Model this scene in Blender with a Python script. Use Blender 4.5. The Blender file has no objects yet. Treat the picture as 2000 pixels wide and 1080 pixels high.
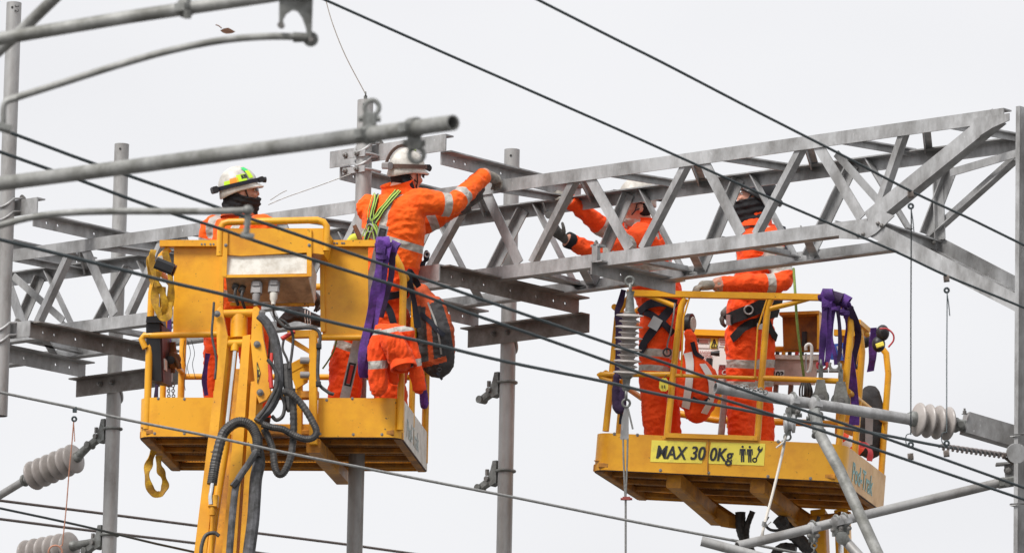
import bpy, bmesh, math, random
from mathutils import Vector, Matrix, noise
from mathutils.bvhtree import BVHTree
random.seed(7)
S = bpy.context.scene
COL = S.collection
V = Vector
# ------------------------------------------------------------------ camera
FPX = 12500.0                       # focal length in pixels of a 2000 px wide picture
PITCH = math.radians(10.5); ROLL = 0.02
CAM = V((0, 0, 1.7))
FWD = V((0, math.cos(PITCH), math.sin(PITCH)))
_u0 = V((0, -math.sin(PITCH), math.cos(PITCH))); _r0 = V((1, 0, 0))
RIGHT = _r0*math.cos(ROLL) + _u0*math.sin(ROLL)
UP = _u0*math.cos(ROLL) - _r0*math.sin(ROLL)
cd = bpy.data.cameras.new('camera'); cam = bpy.data.objects.new('camera', cd); COL.objects.link(cam)
cd.sensor_width = 36; cd.sensor_fit = 'HORIZONTAL'; cd.lens = FPX/2000*36
cd.clip_start = 0.5; cd.clip_end = 3000
m = Matrix((RIGHT, UP, -FWD)).transposed().to_4x4(); m.translation = CAM
cam.matrix_world = m
cd.dof.use_dof = True; cd.dof.focus_distance = 41.4; cd.dof.aperture_fstop = 8.0
S.camera = cam
# ------------------------------------------------------------------ sky, sun, exposure
wd = bpy.data.worlds.new('World'); S.world = wd; wd.use_nodes = True
nt = wd.node_tree; N = nt.nodes; L = nt.links
bg = N['Background']
sky = N.new('ShaderNodeTexSky'); sky.sky_type = 'NISHITA'; sky.sun_disc = False
SUN_EL, SUN_AZ = math.radians(50), math.radians(222)   # azimuth clockwise from +Y
sky.sun_elevation = SUN_EL; sky.sun_rotation = SUN_AZ
mul = N.new('ShaderNodeMixRGB'); mul.blend_type = 'MULTIPLY'; mul.inputs[0].default_value = 1
mul.inputs[2].default_value = (0.1, 0.1, 0.1, 1); L.new(sky.outputs[0], mul.inputs[1])
tc = N.new('ShaderNodeTexCoord'); nz = N.new('ShaderNodeTexNoise')
nz.inputs['Scale'].default_value = 7; nz.inputs['Detail'].default_value = 3; nz.inputs['Roughness'].default_value = .45
mp = N.new('ShaderNodeMapping'); mp.inputs['Scale'].default_value = (1, 1, 2.2)
L.new(tc.outputs['Generated'], mp.inputs[0]); L.new(mp.outputs[0], nz.inputs['Vector'])
cr = N.new('ShaderNodeValToRGB')
cr.color_ramp.elements[0].position = .3; cr.color_ramp.elements[0].color = (.357, .355, .363, 1)
cr.color_ramp.elements[1].position = .68; cr.color_ramp.elements[1].color = (.396, .395, .400, 1)
L.new(nz.outputs['Fac'], cr.inputs[0])
mx = N.new('ShaderNodeMixRGB'); mx.inputs[0].default_value = .97      # thick overcast in front of the clear sky
L.new(mul.outputs[0], mx.inputs[1]); L.new(cr.outputs[0], mx.inputs[2])
L.new(mx.outputs[0], bg.inputs[0]); bg.inputs[1].default_value = 1.0
sl = bpy.data.lights.new('sun', 'SUN'); sl.energy = 1.5; sl.angle = math.radians(20); sl.color = (1, .97, .93)
so = bpy.data.objects.new('sun', sl); COL.objects.link(so)
sd = V((math.sin(SUN_AZ)*math.cos(SUN_EL), math.cos(SUN_AZ)*math.cos(SUN_EL), math.sin(SUN_EL)))
so.rotation_euler = sd.to_track_quat('Z', 'Y').to_euler(); so.location = (0, 0, 60)
S.view_settings.view_transform = 'Standard'; S.view_settings.look = 'None'
S.view_settings.exposure = 1.24; S.view_settings.gamma = 1; S.view_settings.use_curve_mapping = False
# ------------------------------------------------------------------ picture <-> place
def ray(px, py): return (FWD + RIGHT*((px-1000)/FPX) + UP*((540-py)/FPX))
def at(px, py, d): return CAM + ray(px, py)*d
class Frame:
    """a local frame (right, away, up) standing in the place"""
    def __init__(s, o, x, y, z): s.o, s.x, s.y, s.z = o, x.normalized(), y.normalized(), z.normalized()
    def w(s, x, y, z): return s.o + s.x*x + s.y*y + s.z*z
    def hit(s, px, py, yl):                       # where the sight line meets the local plane y = yl (world)
        r = ray(px, py); t = (s.o + s.y*yl - CAM).dot(s.y)/r.dot(s.y); return CAM + r*t
    def hitz(s, px, py, zl):
        r = ray(px, py); t = (s.o + s.z*zl - CAM).dot(s.z)/r.dot(s.z); return CAM + r*t
    def hitx(s, px, py, xl):
        r = ray(px, py); t = (s.o + s.x*xl - CAM).dot(s.x)/r.dot(s.x); return CAM + r*t
    def loc(s, p): q = p - s.o; return V((q.dot(s.x), q.dot(s.y), q.dot(s.z)))
Z = V((0, 0, 1))
# ------------------------------------------------------------------ materials
MAT = {}
def nodes_of(name):
    m_ = bpy.data.materials.new(name); m_.use_nodes = True; MAT[name] = m_
    n = m_.node_tree.nodes; return m_, n, m_.node_tree.links, n['Principled BSDF']
def mat(name, col, rough=.6, metal=0., var=.12, scale=8., dirt=None, dirt_amt=.0, dirt_scale=3., bump=.0, bump_scale=60.,
        spec=.4, stretch=(1, 1, 1), chips=None, chip_amt=.0, chip_scale=25., sheen=0, weave=0, rough_var=.1):
    m_, n, l, b = nodes_of(name)
    g = n.new('ShaderNodeNewGeometry'); mpn = n.new('ShaderNodeMapping'); mpn.inputs['Scale'].default_value = stretch
    l.new(g.outputs['Position'], mpn.inputs[0])
    def nse(sc, det=5, ro=.6):
        t = n.new('ShaderNodeTexNoise'); t.inputs['Scale'].default_value = sc; t.inputs['Detail'].default_value = det
        t.inputs['Roughness'].default_value = ro; l.new(mpn.outputs[0], t.inputs['Vector']); return t
    t1 = nse(scale)
    r = n.new('ShaderNodeValToRGB'); e = r.color_ramp.elements
    e[0].position = .3; e[1].position = .7
    e[0].color = (*[c*(1-var) for c in col], 1); e[1].color = (*[min(1, c*(1+var)) for c in col], 1)
    l.new(t1.outputs['Fac'], r.inputs[0]); out = r.outputs[0]
    def layer(out, colr, amt, sc, soft, det=6):
        t = nse(sc, det, .7); rr = n.new('ShaderNodeValToRGB'); ee = rr.color_ramp.elements
        ee[0].position = 1-amt-soft; ee[1].position = 1-amt; ee[0].color = (0, 0, 0, 1); ee[1].color = (1, 1, 1, 1)
        l.new(t.outputs['Fac'], rr.inputs[0]); mm = n.new('ShaderNodeMixRGB'); mm.inputs[2].default_value = (*colr, 1)
        l.new(rr.outputs[0], mm.inputs[0]); l.new(out, mm.inputs[1]); return mm.outputs[0]
    if dirt: out = layer(out, dirt, dirt_amt, dirt_scale, .25)
    if chips: out = layer(out, chips, chip_amt, chip_scale, .03)
    l.new(out, b.inputs['Base Color'])
    t2 = nse(scale*2.3); mr = n.new('ShaderNodeMapRange'); mr.inputs['To Min'].default_value = max(.03, rough-rough_var); mr.inputs['To Max'].default_value = min(1, rough+rough_var)
    l.new(t2.outputs['Fac'], mr.inputs['Value']); l.new(mr.outputs[0], b.inputs['Roughness'])
    b.inputs['Metallic'].default_value = metal; b.inputs['Specular IOR Level'].default_value = spec
    if sheen: b.inputs['Sheen Weight'].default_value = sheen
    if bump:
        t3 = nse(bump_scale, 4); bp = n.new('ShaderNodeBump'); bp.inputs['Strength'].default_value = bump; bp.inputs['Distance'].default_value = .01
        l.new(t3.outputs['Fac'], bp.inputs['Height']); l.new(bp.outputs[0], b.inputs['Normal'])
    return m_
GALV = mat('galvanised_steel', (.485, .487, .49), .46, .35, .12, 9, dirt=(.24, .235, .23), dirt_amt=.36, dirt_scale=5, bump=.12, bump_scale=45, chips=(.57, .57, .57), chip_amt=.31, chip_scale=34, stretch=(1, 1, .45))
TUBE = mat('galvanised_tube', (.48, .48, .475), .48, .32, .15, 7, dirt=(.26, .25, .24), dirt_amt=.38, dirt_scale=3.5, bump=.10, bump_scale=40, stretch=(1, 1, .35))
OLDT = mat('weathered_tube', (.36, .362, .35), .6, .25, .2, 9, dirt=(.17, .17, .155), dirt_amt=.38, dirt_scale=6, bump=.1, bump_scale=60)
BEAM = mat('weathered_beam_steel', (.36, .34, .325), .58, .35, .18, 6, dirt=(.18, .155, .14), dirt_amt=.40, dirt_scale=4, bump=.1)
BOLT = mat('bolt_steel', (.24, .23, .22), .5, .6, .2, 30)
FORGE = mat('forged_fitting_steel', (.30, .31, .30), .55, .4, .2, 20, dirt=(.15, .15, .14), dirt_amt=.4, dirt_scale=15)
PORC = mat('insulator_ceramic', (.41, .375, .355), .38, 0, .06, 6, dirt=(.28, .255, .235), dirt_amt=.34, dirt_scale=6, spec=.5)
WIRE = mat('wire_dark', (.05, .065, .07), .5, .2, .06, 12, rough_var=.03)
WIREG = mat('wire_grey', (.30, .30, .29), .5, .4, .25, 60)
WIREB = mat('wire_brown', (.13, .105, .095), .6, .3, .25, 30)
COPR = mat('copper_rope', (.50, .24, .16), .6, .2, .2, 60)
ROPEW = mat('rope_offwhite', (.62, .58, .52), .8, 0, .1, 80)
INK = mat('marker_ink', (.03, .03, .03), .7)
GRND = mat('ballast', (.105, .102, .098), .9, 0, .4, 6, bump=.6, bump_scale=25)
LEAFM = mat('dry_leaf', (.20, .10, .06), .7)
# ------------------------------------------------------------------ mesh collector
WL = {}
def perp(d):
    a = V((0, 0, 1)) if abs(d.z) < .9 else V((1, 0, 0))
    return d.cross(a).normalized()
class MB:
    def __init__(s): s.v, s.f, s.m = [], [], []
    def add(s, vs, fs, mi=0):
        n = len(s.v); s.v += [V(p) for p in vs]; s.f += [tuple(i+n for i in q) for q in fs]; s.m += [mi]*len(fs); return s
    def hexa(s, p, mi=0):                          # 8 corners: 4 of one end, 4 of the other
        return s.add(p, [(3, 2, 1, 0), (4, 5, 6, 7), (0, 1, 5, 4), (1, 2, 6, 5), (2, 3, 7, 6), (3, 0, 4, 7)], mi)
    def beam(s, a, b, w, h, up=Z, mi=0, w2=None, h2=None, ch=0):
        d = (b-a).normalized(); x = d.cross(up).normalized(); y = x.cross(d).normalized()
        if ch:
            c = ch; pr = lambda w_, h_: [(-w_/2+c, -h_/2), (w_/2-c, -h_/2), (w_/2, -h_/2+c), (w_/2, h_/2-c), (w_/2-c, h_/2), (-w_/2+c, h_/2), (-w_/2, h_/2-c), (-w_/2, -h_/2+c)]
        else: pr = lambda w_, h_: [(-w_/2, -h_/2), (w_/2, -h_/2), (w_/2, h_/2), (-w_/2, h_/2)]
        p0, p1 = pr(w, h), pr(w2 or w, h2 or h); n = len(p0)
        vs = [a+x*i+y*j for i, j in p0]+[b+x*i+y*j for i, j in p1]
        return s.add(vs, [tuple(reversed(range(n))), tuple(range(n, 2*n))]+[(i, (i+1) % n, (i+1) % n+n, i+n) for i in range(n)], mi)
    def prof(s, a, b, poly, x, y, mi=0):           # polygon profile (x, y axes) pushed from a to b
        n = len(poly); vs = [a+x*i+y*j for i, j in poly]+[b+x*i+y*j for i, j in poly]
        return s.add(vs, [tuple(reversed(range(n))), tuple(range(n, 2*n))]+[(i, (i+1) % n, (i+1) % n+n, i+n) for i in range(n)], mi)
    def plate(s, pts, off, mi=0):                  # polygon in space with thickness vector
        n = len(pts); vs = list(pts)+[p+off for p in pts]
        return s.add(vs, [tuple(reversed(range(n))), tuple(range(n, 2*n))]+[(i, (i+1) % n, (i+1) % n+n, i+n) for i in range(n)], mi)
    def tube(s, pts, r, n=12, mi=0, cap=True, ell=None, up=None):
        pts = [V(p) for p in pts]; k = len(pts); rs = r if isinstance(r, (list, tuple)) else [r]*k
        vs, fs = [], []; x = None
        for i in range(k):
            t = (pts[min(i+1, k-1)]-pts[max(i-1, 0)]).normalized()
            if up is not None: x = (up-t*up.dot(t)).normalized()
            elif x is None: x = perp(t)
            else: x = (x-t*x.dot(t)).normalized()
            y = t.cross(x); e = ell[i] if ell else 1.
            vs += [pts[i]+(x*math.cos(2*math.pi*j/n)*e+y*math.sin(2*math.pi*j/n))*rs[i] for j in range(n)]
        for i in range(k-1):
            fs += [(i*n+j, i*n+(j+1) % n, (i+1)*n+(j+1) % n, (i+1)*n+j) for j in range(n)]
        if cap: fs += [tuple(reversed(range(n))), tuple(range((k-1)*n, k*n))]
        return s.add(vs, fs, mi)
    def pipe(s, pts, r, wall=.005, n=16, mi=0):    # open tube with a wall: rim and bore at its ends
        pts = [V(p) for p in pts]; t0 = (pts[0]-pts[1]).normalized(); t1 = (pts[-1]-pts[-2]).normalized()
        ps = [pts[0]-t0*.12, pts[0]-t0*.001, pts[0], pts[0]]+pts[1:-1]+[pts[-1], pts[-1], pts[-1]-t1*.001, pts[-1]-t1*.12]
        ri = r-wall; rs = [ri, ri, ri, r]+[r]*(len(pts)-2)+[r, ri, ri, ri]
        x = perp((pts[1]-pts[0]).normalized()); vs, fs = [], []
        k = len(ps)
        dirs = [(pts[1]-pts[0]).normalized()]*4+[(pts[i+1]-pts[i-1]).normalized() for i in range(1, len(pts)-1)]+[(pts[-1]-pts[-2]).normalized()]*4
        for i in range(k):
            t = dirs[i]; x = (x-t*x.dot(t)).normalized(); y = t.cross(x)
            vs += [ps[i]+(x*math.cos(2*math.pi*j/n)+y*math.sin(2*math.pi*j/n))*rs[i] for j in range(n)]
        for i in range(k-1):
            fs += [(i*n+j, i*n+(j+1) % n, (i+1)*n+(j+1) % n, (i+1)*n+j) for j in range(n)]
        fs += [tuple(reversed(range(n))), tuple(range((k-1)*n, k*n))]
        return s.add(vs, fs, mi)
    def lathe(s, a, ax, prof, n=24, mi=0):         # prof: (distance along the axis, radius)
        ax = ax.normalized(); x = perp(ax); y = ax.cross(x); vs, fs = [], []
        for t, r in prof: vs += [a+ax*t+(x*math.cos(2*math.pi*j/n)+y*math.sin(2*math.pi*j/n))*r for j in range(n)]
        k = len(prof)
        for i in range(k-1): fs += [(i*n+j, i*n+(j+1) % n, (i+1)*n+(j+1) % n, (i+1)*n+j) for j in range(n)]
        fs += [tuple(reversed(range(n))), tuple(range((k-1)*n, k*n))]
        return s.add(vs, fs, mi)
    def ring(s, c, ax, R, r, a0=0., a1=2*math.pi, x=None, n=20, m=8, mi=0):   # torus or bent bar
        ax = ax.normalized(); x = perp(ax) if x is None else (x-ax*x.dot(ax)).normalized(); y = ax.cross(x)
        full = abs(a1-a0-2*math.pi) < 1e-3
        pts = [c+(x*math.cos(a0+(a1-a0)*i/n)+y*math.sin(a0+(a1-a0)*i/n))*R for i in range(n+1)]
        if not full: return s.tube(pts, r, m, mi)
        vs, fs = [], []
        for i in range(n):
            d = (pts[i]-c).normalized(); vs += [pts[i]+(d*math.cos(2*math.pi*j/m)+ax*math.sin(2*math.pi*j/m))*r for j in range(m)]
        fs = [(i*m+j, ((i+1) % n)*m+j, ((i+1) % n)*m+(j+1) % m, i*m+(j+1) % m) for i in range(n) for j in range(m)]
        return s.add(vs, fs, mi)
    def ball(s, c, rx, ry, rz, X=V((1, 0, 0)), Y=V((0, 1, 0)), Zz=Z, n=16, k=10, mi=0):
        vs, fs = [], []
        for i in range(1, k):
            a = math.pi*i/k
            vs += [c+X*(rx*math.sin(a)*math.cos(2*math.pi*j/n))+Y*(ry*math.sin(a)*math.sin(2*math.pi*j/n))+Zz*(rz*math.cos(a)) for j in range(n)]
        vs += [c+Zz*rz, c-Zz*rz]; T, B = len(vs)-2, len(vs)-1
        for i in range(k-2): fs += [(i*n+j, (i+1)*n+j, (i+1)*n+(j+1) % n, i*n+(j+1) % n) for j in range(n)]
        fs += [(T, j, (j+1) % n) for j in range(n)]+[((k-2)*n+(j+1) % n, (k-2)*n+j, B) for j in range(n)]
        return s.add(vs, fs, mi)
    def ribbon(s, pts, nrm, w, th=.004, mi=0):     # strap: nrm one vector or a list; w one width or a list
        k = len(pts); vs, fs = [], []
        for i in range(k):
            t = (pts[min(i+1, k-1)]-pts[max(i-1, 0)]).normalized(); nn = nrm[i] if isinstance(nrm, list) else nrm
            sd_ = t.cross(nn).normalized(); nn = sd_.cross(t).normalized(); ww = (w[i] if isinstance(w, list) else w)/2
            p = pts[i]; vs += [p-sd_*ww-nn*th/2, p+sd_*ww-nn*th/2, p+sd_*ww+nn*th/2, p-sd_*ww+nn*th/2]
        for i in range(k-1): fs += [(i*4+j, i*4+(j+1) % 4, i*4+4+(j+1) % 4, i*4+4+j) for j in range(4)]
        fs += [(3, 2, 1, 0), tuple(range((k-1)*4, k*4))]
        return s.add(vs, fs, mi)
    def build(s, name, mats, parent=None, smooth=True, ang=40):
        c = V((0, 0, 0))
        for p in s.v: c += p
        c /= max(1, len(s.v))
        me = bpy.data.meshes.new(name); me.from_pydata([tuple(p-c) for p in s.v], [], s.f)
        ml = mats if isinstance(mats, (list, tuple)) else [mats]
        for q in ml: me.materials.append(q)
        if len(ml) > 1: me.polygons.foreach_set('material_index', s.m)
        me.update()
        bm = bmesh.new(); bm.from_mesh(me); bmesh.ops.recalc_face_normals(bm, faces=bm.faces); bm.to_mesh(me); bm.free()
        if smooth:
            me.polygons.foreach_set('use_smooth', [True]*len(me.polygons)); me.set_sharp_from_angle(angle=math.radians(ang))
        return put(name, me, c, parent)
def put(name, me, c, parent=None, rot=None):
    o = bpy.data.objects.new(name, me); COL.objects.link(o)
    mw = Matrix.Translation(c) @ (rot.to_4x4() if rot else Matrix())
    o.matrix_basis = mw; WL[o.name] = mw
    if parent: o.parent = parent; o.matrix_parent_inverse = WL[parent.name].inverted()
    return o
def thing(name, label, cat, loc, group=None):
    o = put(name, None, loc); o.empty_display_size = .1; return tag(o, label, cat, group)
def tag(o, label, cat=None, group=None, kind=None):
    if label: o['label'] = label
    if cat: o['category'] = cat
    if group: o['group'] = group
    if kind: o['kind'] = kind
    return o
def smoothpath(pts, n=6):                          # Catmull-Rom through the points
    P = [V(p) for p in pts]; P = [P[0]*2-P[1]]+P+[P[-1]*2-P[-2]]; out = []
    for i in range(1, len(P)-2):
        for j in range(n):
            t = j/n; a, b, c, d = P[i-1:i+3]
            out.append(.5*((2*b)+(c-a)*t+(2*a-5*b+4*c-d)*t*t+(3*b-a-3*c+d)*t**3))
    return out+[P[-2]]
_bolt = {}
def bolt(p, n, r=.011, h=.012, parent=None, name='bolt', mt=None):
    """hexagonal bolt head standing on a surface; one mesh for all of a size"""
    key = (r, h, mt)
    if key not in _bolt:
        b = MB(); b.lathe(V((0, 0, -.004)), Z, [(0, r), (h+.003, r), (h+.004, r*.85)], 6); b.lathe(V((0, 0, -.004)), Z, [(0, r*1.35), (.006, r*1.35)], 12); b.lathe(V((0, 0, h)), Z, [(0, r*.5), (h*.7, r*.5)], 8)
        o = b.build('bolt', mt or BOLT); me = o.data; me.transform(Matrix.Translation(o.location)); bpy.data.objects.remove(o); _bolt[key] = me
    return put(name, _bolt[key], p, parent, n.normalized().to_track_quat('Z', 'Y').to_matrix())
# ================================================================== ground
g = MB(); g.add([(-400, -200, 0), (400, -200, 0), (400, 900, 0), (-400, 900, 0)], [(0, 1, 2, 3)])
tag(g.build('ground', GRND), 'stony railway ballast under the wires', kind='structure')
# ================================================================== the lattice boom
TH = math.radians(40.4)
UX = V((math.cos(TH), -math.sin(TH), 0)); VY = V((math.sin(TH), math.cos(TH), 0))
T = Frame(at(1000, 450, 41.7), UX, VY, Z)
TW = .72                                            # width of the boom
boom = thing('lattice_boom', 'long galvanised lattice girder crossing the picture behind and before the workers', 'girder', T.hit(1000, 540, TW/2))
def angle(a, b, leg1, leg2, w1, w2, th=.009, name='web_member', parent=boom, mt=GALV):
    """steel angle from a to b: legs of width w1, w2 along the directions leg1, leg2 from the heel"""
    d = (b-a).normalized(); x = (leg1-d*leg1.dot(d)).normalized(); y = (leg2-d*leg2.dot(d)); y = (y-x*y.dot(x)).normalized()
    mb = MB(); mb.prof(a, b, [(0, 0), (w1, 0), (w1, th), (th, th), (th, w2), (0, w2)], x, y)
    return mb.build(name, mt, parent, smooth=False)
# chords: angle sections, the pixel lines are the outer edges
zt0 = T.hit(20, 488, 0); zt1 = T.hit(1960, 211, 0)
zb0 = T.hit(5, 669, 0); zb1 = T.hit(1693, 453, 0)
ext = (zt0-zt1).normalized()
def fb(p): return p+VY*TW
angle(zt0+ext*2.5, zt1, -Z, VY, .085, .085, name='top_chord')
angle(zb0+ext*2.5, zb1, Z, VY, .085, .085, name='bottom_chord')
bt0, bt1 = T.hit(20, 534, TW), T.hit(1985, 272, TW)
bb0, bb1 = T.hit(5, 722, TW), T.hit(1822, 484, TW)
angle(bt0+ext*2.5, bt1, -Z, -VY, .085, .085, name='top_chord')
angle(bb0+ext*2.5, bb1, Z, -VY, .085, .085, name='bottom_chord')
# web of the near face: (top px, bottom px, broad)
F = [(947, 378, 1013, 520, 1), (1118, 352, 1035, 515, 0), (1147, 345, 1229, 492, 1), (1338, 318, 1250, 488, 0), (1369, 312, 1447, 464, 1),
     (1560, 292, 1472, 460, 0), (1594, 286, 1682, 432, 1), (1761, 260, 1712, 405, 0),
     (133, 492, 65, 640, 0), (165, 490, 222, 620, 1), (10, 545, 48, 652, 1), (318, 462, 246, 618, 0), (352, 462, 412, 596, 1),
     (508, 436, 434, 592, 0), (545, 432, 606, 570, 1), (706, 408, 628, 566, 0), (742, 405, 806, 545, 1), (914, 382, 826, 540, 0)]
for x0, y0, x1, y1, wide in F:
    a, b = T.hit(x0, y0, .012), T.hit(x1, y1, .012)
    side = UX if wide else -UX
    if wide: a -= UX*.03; b -= UX*.03; angle(a, b, UX, VY, .072, .05)
    else: a += UX*.02; b += UX*.02; angle(a, b, -UX, VY, .042, .06)
Bk = [(1026, 405, 962, 530, 1), (1046, 398, 1130, 565, 0), (1231, 375, 1158, 548, 1), (1254, 370, 1342, 540, 0), (1446, 346, 1368, 530, 1), (1471, 343, 1560, 510, 0),
      (1669, 318, 1582, 498, 1), (1696, 312, 1778, 448, 0), (1863, 322, 1812, 455, 1),
      (82, 538, 38, 640, 1), (93, 530, 145, 640, 0), (256, 518, 188, 640, 1), (275, 512, 335, 640, 0), (838, 437, 770, 580, 1), (858, 430, 935, 580, 0), (645, 458, 575, 600, 1), (668, 455, 740, 600, 0),
      (450, 488, 380, 620, 1), (472, 482, 540, 620, 0)]
for x0, y0, x1, y1, wide in Bk:
    a, b = T.hit(x0, y0, TW-.012), T.hit(x1, y1, TW-.012)
    if wide: a -= UX*.03; b -= UX*.03; angle(a, b, UX, -VY, .072, .05)
    else: a += UX*.02; b += UX*.02; angle(a, b, -UX, -VY, .042, .06)
# bracing in the top and bottom planes: front pixel to back pixel
Br = [(1127, 350, 1153, 392), (1166, 344, 1336, 373), (1345, 322, 1365, 362), (1380, 316, 1556, 338), (1568, 294, 1584, 330), (1612, 282, 1780, 306), (1800, 262, 1806, 300), (1822, 255, 1985, 278),
      (955, 374, 1123, 399), (925, 382, 945, 420), (745, 405, 905, 428), (150, 494, 165, 530), (20, 512, 160, 528), (178, 486, 350, 503), (330, 466, 350, 505), (362, 460, 540, 482), (530, 440, 555, 478), (560, 434, 735, 452)]
for x0, y0, x1, y1 in Br:
    a, b = T.hit(x0, y0, .02), T.hit(x1, y1, TW-.02); a.z = zt0.z-.03; b.z = zt0.z-.03
    angle(a, b, UX, -Z, .05, .045, name='top_brace')
Bb = [(1122, 527, 1146, 578), (1020, 545, 1130, 572), (1195, 517, 1342, 546), (1338, 502, 1360, 548), (1408, 493, 1552, 522), (1562, 476, 1582, 512), (1630, 466, 1768, 494), (905, 556, 930, 602), (985, 548, 1128, 576),
      (175, 648, 320, 672), (75, 662, 100, 705), (20, 668, 150, 694), (300, 630, 320, 672)]
for x0, y0, x1, y1 in Bb:
    a, b = T.hit(x0, y0, .02), T.hit(x1, y1, TW-.02); a.z = zb0.z+.02; b.z = zb0.z+.02
    angle(a, b, UX, Z, .055, .045, name='bottom_brace')
# inclined end strut, knee braces and end diaphragm by the column
mb = MB(); a, b = T.hit(1950, 238, -.004), T.hit(1700, 440, -.004)
angle(b, a, V((0, 0, 1)), VY, .10, .085, name='end_strut')
kn = MB(); kn.plate([T.hit(1640, 442, -.003), T.hit(1690, 436, -.003), T.hit(1722, 412, -.003), T.hit(1748, 422, -.003), T.hit(1712, 456, -.003), T.hit(1690, 468, -.003), T.hit(1640, 466, -.003)], -VY*.008); kn.build('gusset_plate', GALV, boom, smooth=False)
kn = MB(); kn.plate([T.hit(1900, 232, -.003), T.hit(1972, 222, -.003), T.hit(1972, 236, -.003), T.hit(1940, 250, -.003), T.hit(1915, 266, -.003)], -VY*.008); kn.build('gusset_plate', GALV, boom, smooth=False)
angle(T.hit(1698, 462, 0), T.hit(1990, 612, 0), Z, VY, .10, .08, name='knee_brace')
angle(T.hit(1822, 486, TW), T.hit(1992, 575, TW), Z, -VY, .09, .08, name='knee_brace')
angle(T.hit(1822, 468, TW), T.hit(1992, 316, TW), Z, -VY, .07, .06, name='end_strut')
angle(T.hit(1828, 345, TW-.02), T.hit(1832, 470, TW-.02), UX, -VY, .06, .04, name='web_member')
a, b = T.hit(1718, 436, .02), T.hit(1826, 472, TW-.02); angle(a, b, -Z, UX, .075, .05, name='diaphragm_member')
angle(T.hit(1628, 306, .06), T.hit(1712, 400, .10), UX, Z, .05, .04, name='diaphragm_member')
angle(T.hit(1985, 292, TW*.8), T.hit(1855, 330, TW*.9), -Z, VY, .05, .04, name='diaphragm_member')
angle(T.hit(22, 545, TW*.45), T.hit(120, 632, TW*.45), UX, VY, .05, .05, name='diaphragm_member')
for px, py, yl in [(1715, 437, 0), (1722, 441, 0), (1823, 474, TW-.1), (1676, 460, 0), (1686, 458, 0)]: bolt(T.hit(px, py, yl-.012), -VY, parent=boom)
for px in (700, 1240, 1480): pass
# splice clamps on the bottom chord
# ================================================================== column at the right
CF = Frame(T.hit(1985, 600, 0), UX, VY, Z)
colm = thing('steel_column', 'tall grey steel column at the right edge carrying the girder', 'column', V((CF.o.x+.3, CF.o.y+.3, 0)))
ctop = CF.hit(1983, 210, -.1).z; cx = CF.w(.075, -.12, 0)
mb = MB()
W_, D_ = .32, .34
for (x0, x1, y0, y1) in [(0, .03, 0, D_), (.03, W_-.03, D_/2-.01, D_/2+.01), (W_-.03, W_, 0, D_)]:
    c4 = [cx+UX*x+VY*y for x, y in ((x0, y0), (x1, y0), (x1, y1), (x0, y1))]
    mb.hexa([V((p.x, p.y, 0)) for p in c4]+[V((p.x, p.y, ctop)) for p in c4])
mb.build('column_shaft', GALV, colm, smooth=False)
bp = [cx+UX*x+VY*y for x, y in ((-.12, -.12), (W_+.12, -.12), (W_+.12, D_+.12), (-.12, D_+.12))]
mb = MB(); mb.hexa([V((p.x, p.y, -.02)) for p in bp]+[V((p.x, p.y, .04)) for p in bp]); mb.build('base_plate', GALV, colm, smooth=False)
def col_z(py): return CF.hit(1985, py, -.12).z
for py in (850, 896, 985):                            # strap bars round the column
    z = col_z(py); mb = MB(); pts = [cx+UX*x+VY*y for x, y in ((-.012, D_+.012), (-.012, -.012), (W_+.012, -.012), (W_+.012, D_+.012))]
    mb.tube([V((p.x, p.y, z)) for p in pts]+[V((pts[0].x, pts[0].y, z))], .009, 8); mb.build('strap_bar', GALV, colm)
# ================================================================== drop tubes and the beams that carry them
def vtube(px, py, yl, ztop, zbot, r, label, num=None, group='drop tubes hung from the girder'):
    p = T.hit(px, py, yl); o = thing('drop_tube', label, 'steel tube', V((p.x, p.y, zbot)))
    mb = MB(); mb.pipe([V((p.x, p.y, zbot)), V((p.x, p.y, zbot+.3)), V((p.x, p.y, ztop-.3)), V((p.x, p.y, ztop))], r, .006, 24); mb.build('tube', TUBE, o)
    return o, p
YN, YF = -.62, 1.02
RT = .052
zt_n = T.hit(718, 196, YN).z
tubeN2, pN2 = vtube(704, 600, YN, zt_n, T.hit(700, 1240, YN).z, RT, 'grey drop tube passing behind the left basket, its top beside the white helmet')
tubeF2, pF2 = vtube(994, 600, YF, T.hit(1006, 292, YF).z, T.hit(990, 1240, YF).z, RT, 'grey drop tube in the middle with two empty hinge clamps')
tubeN1, pN1 = vtube(7, 600, YN, T.hit(19, 8, YN).z, T.hit(3, 812, YN).z, RT, 'grey drop tube at the left edge marked 32 near its top')
tubeF1, pF1 = vtube(228, 600, YF, T.hit(240, 282, YF).z, T.hit(210, 1240, YF).z, RT, 'grey drop tube at the left carrying two ribbed insulators')
def text_obj(txt, size, origin, xdir, ydir, mt, parent, name, off=.0015, shear=0, bold=0.0, font=None):
    cu = bpy.data.curves.new(name, 'FONT'); cu.body = txt; cu.size = size; cu.shear = shear; cu.offset = bold; cu.extrude = .0006
    tmp = bpy.data.objects.new(name, cu); COL.objects.link(tmp)
    dg = bpy.context.evaluated_depsgraph_get(); me = bpy.data.meshes.new_from_object(tmp.evaluated_get(dg)); bpy.data.objects.remove(tmp)
    zd = xdir.cross(ydir).normalized(); me.materials.clear(); me.materials.append(mt)
    r = Matrix((xdir.normalized(), ydir.normalized(), zd)).transposed()
    o = put(name, me, origin+zd*off, parent, r); return o
tview = -V((pN1.x-CAM.x, pN1.y-CAM.y, 0)).normalized()      # towards the viewer, level
tside = Z.cross(tview)
def on_tube(p, z, r=RT): return V((p.x, p.y, z))+tview*r
zt = T.hit(19, 24, YN).z
text_obj('3 2', .042, on_tube(pN1, zt+.035)+tside*.006+tview*.001, -Z, tside, INK, tubeN1, 'marking', .002)
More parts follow.
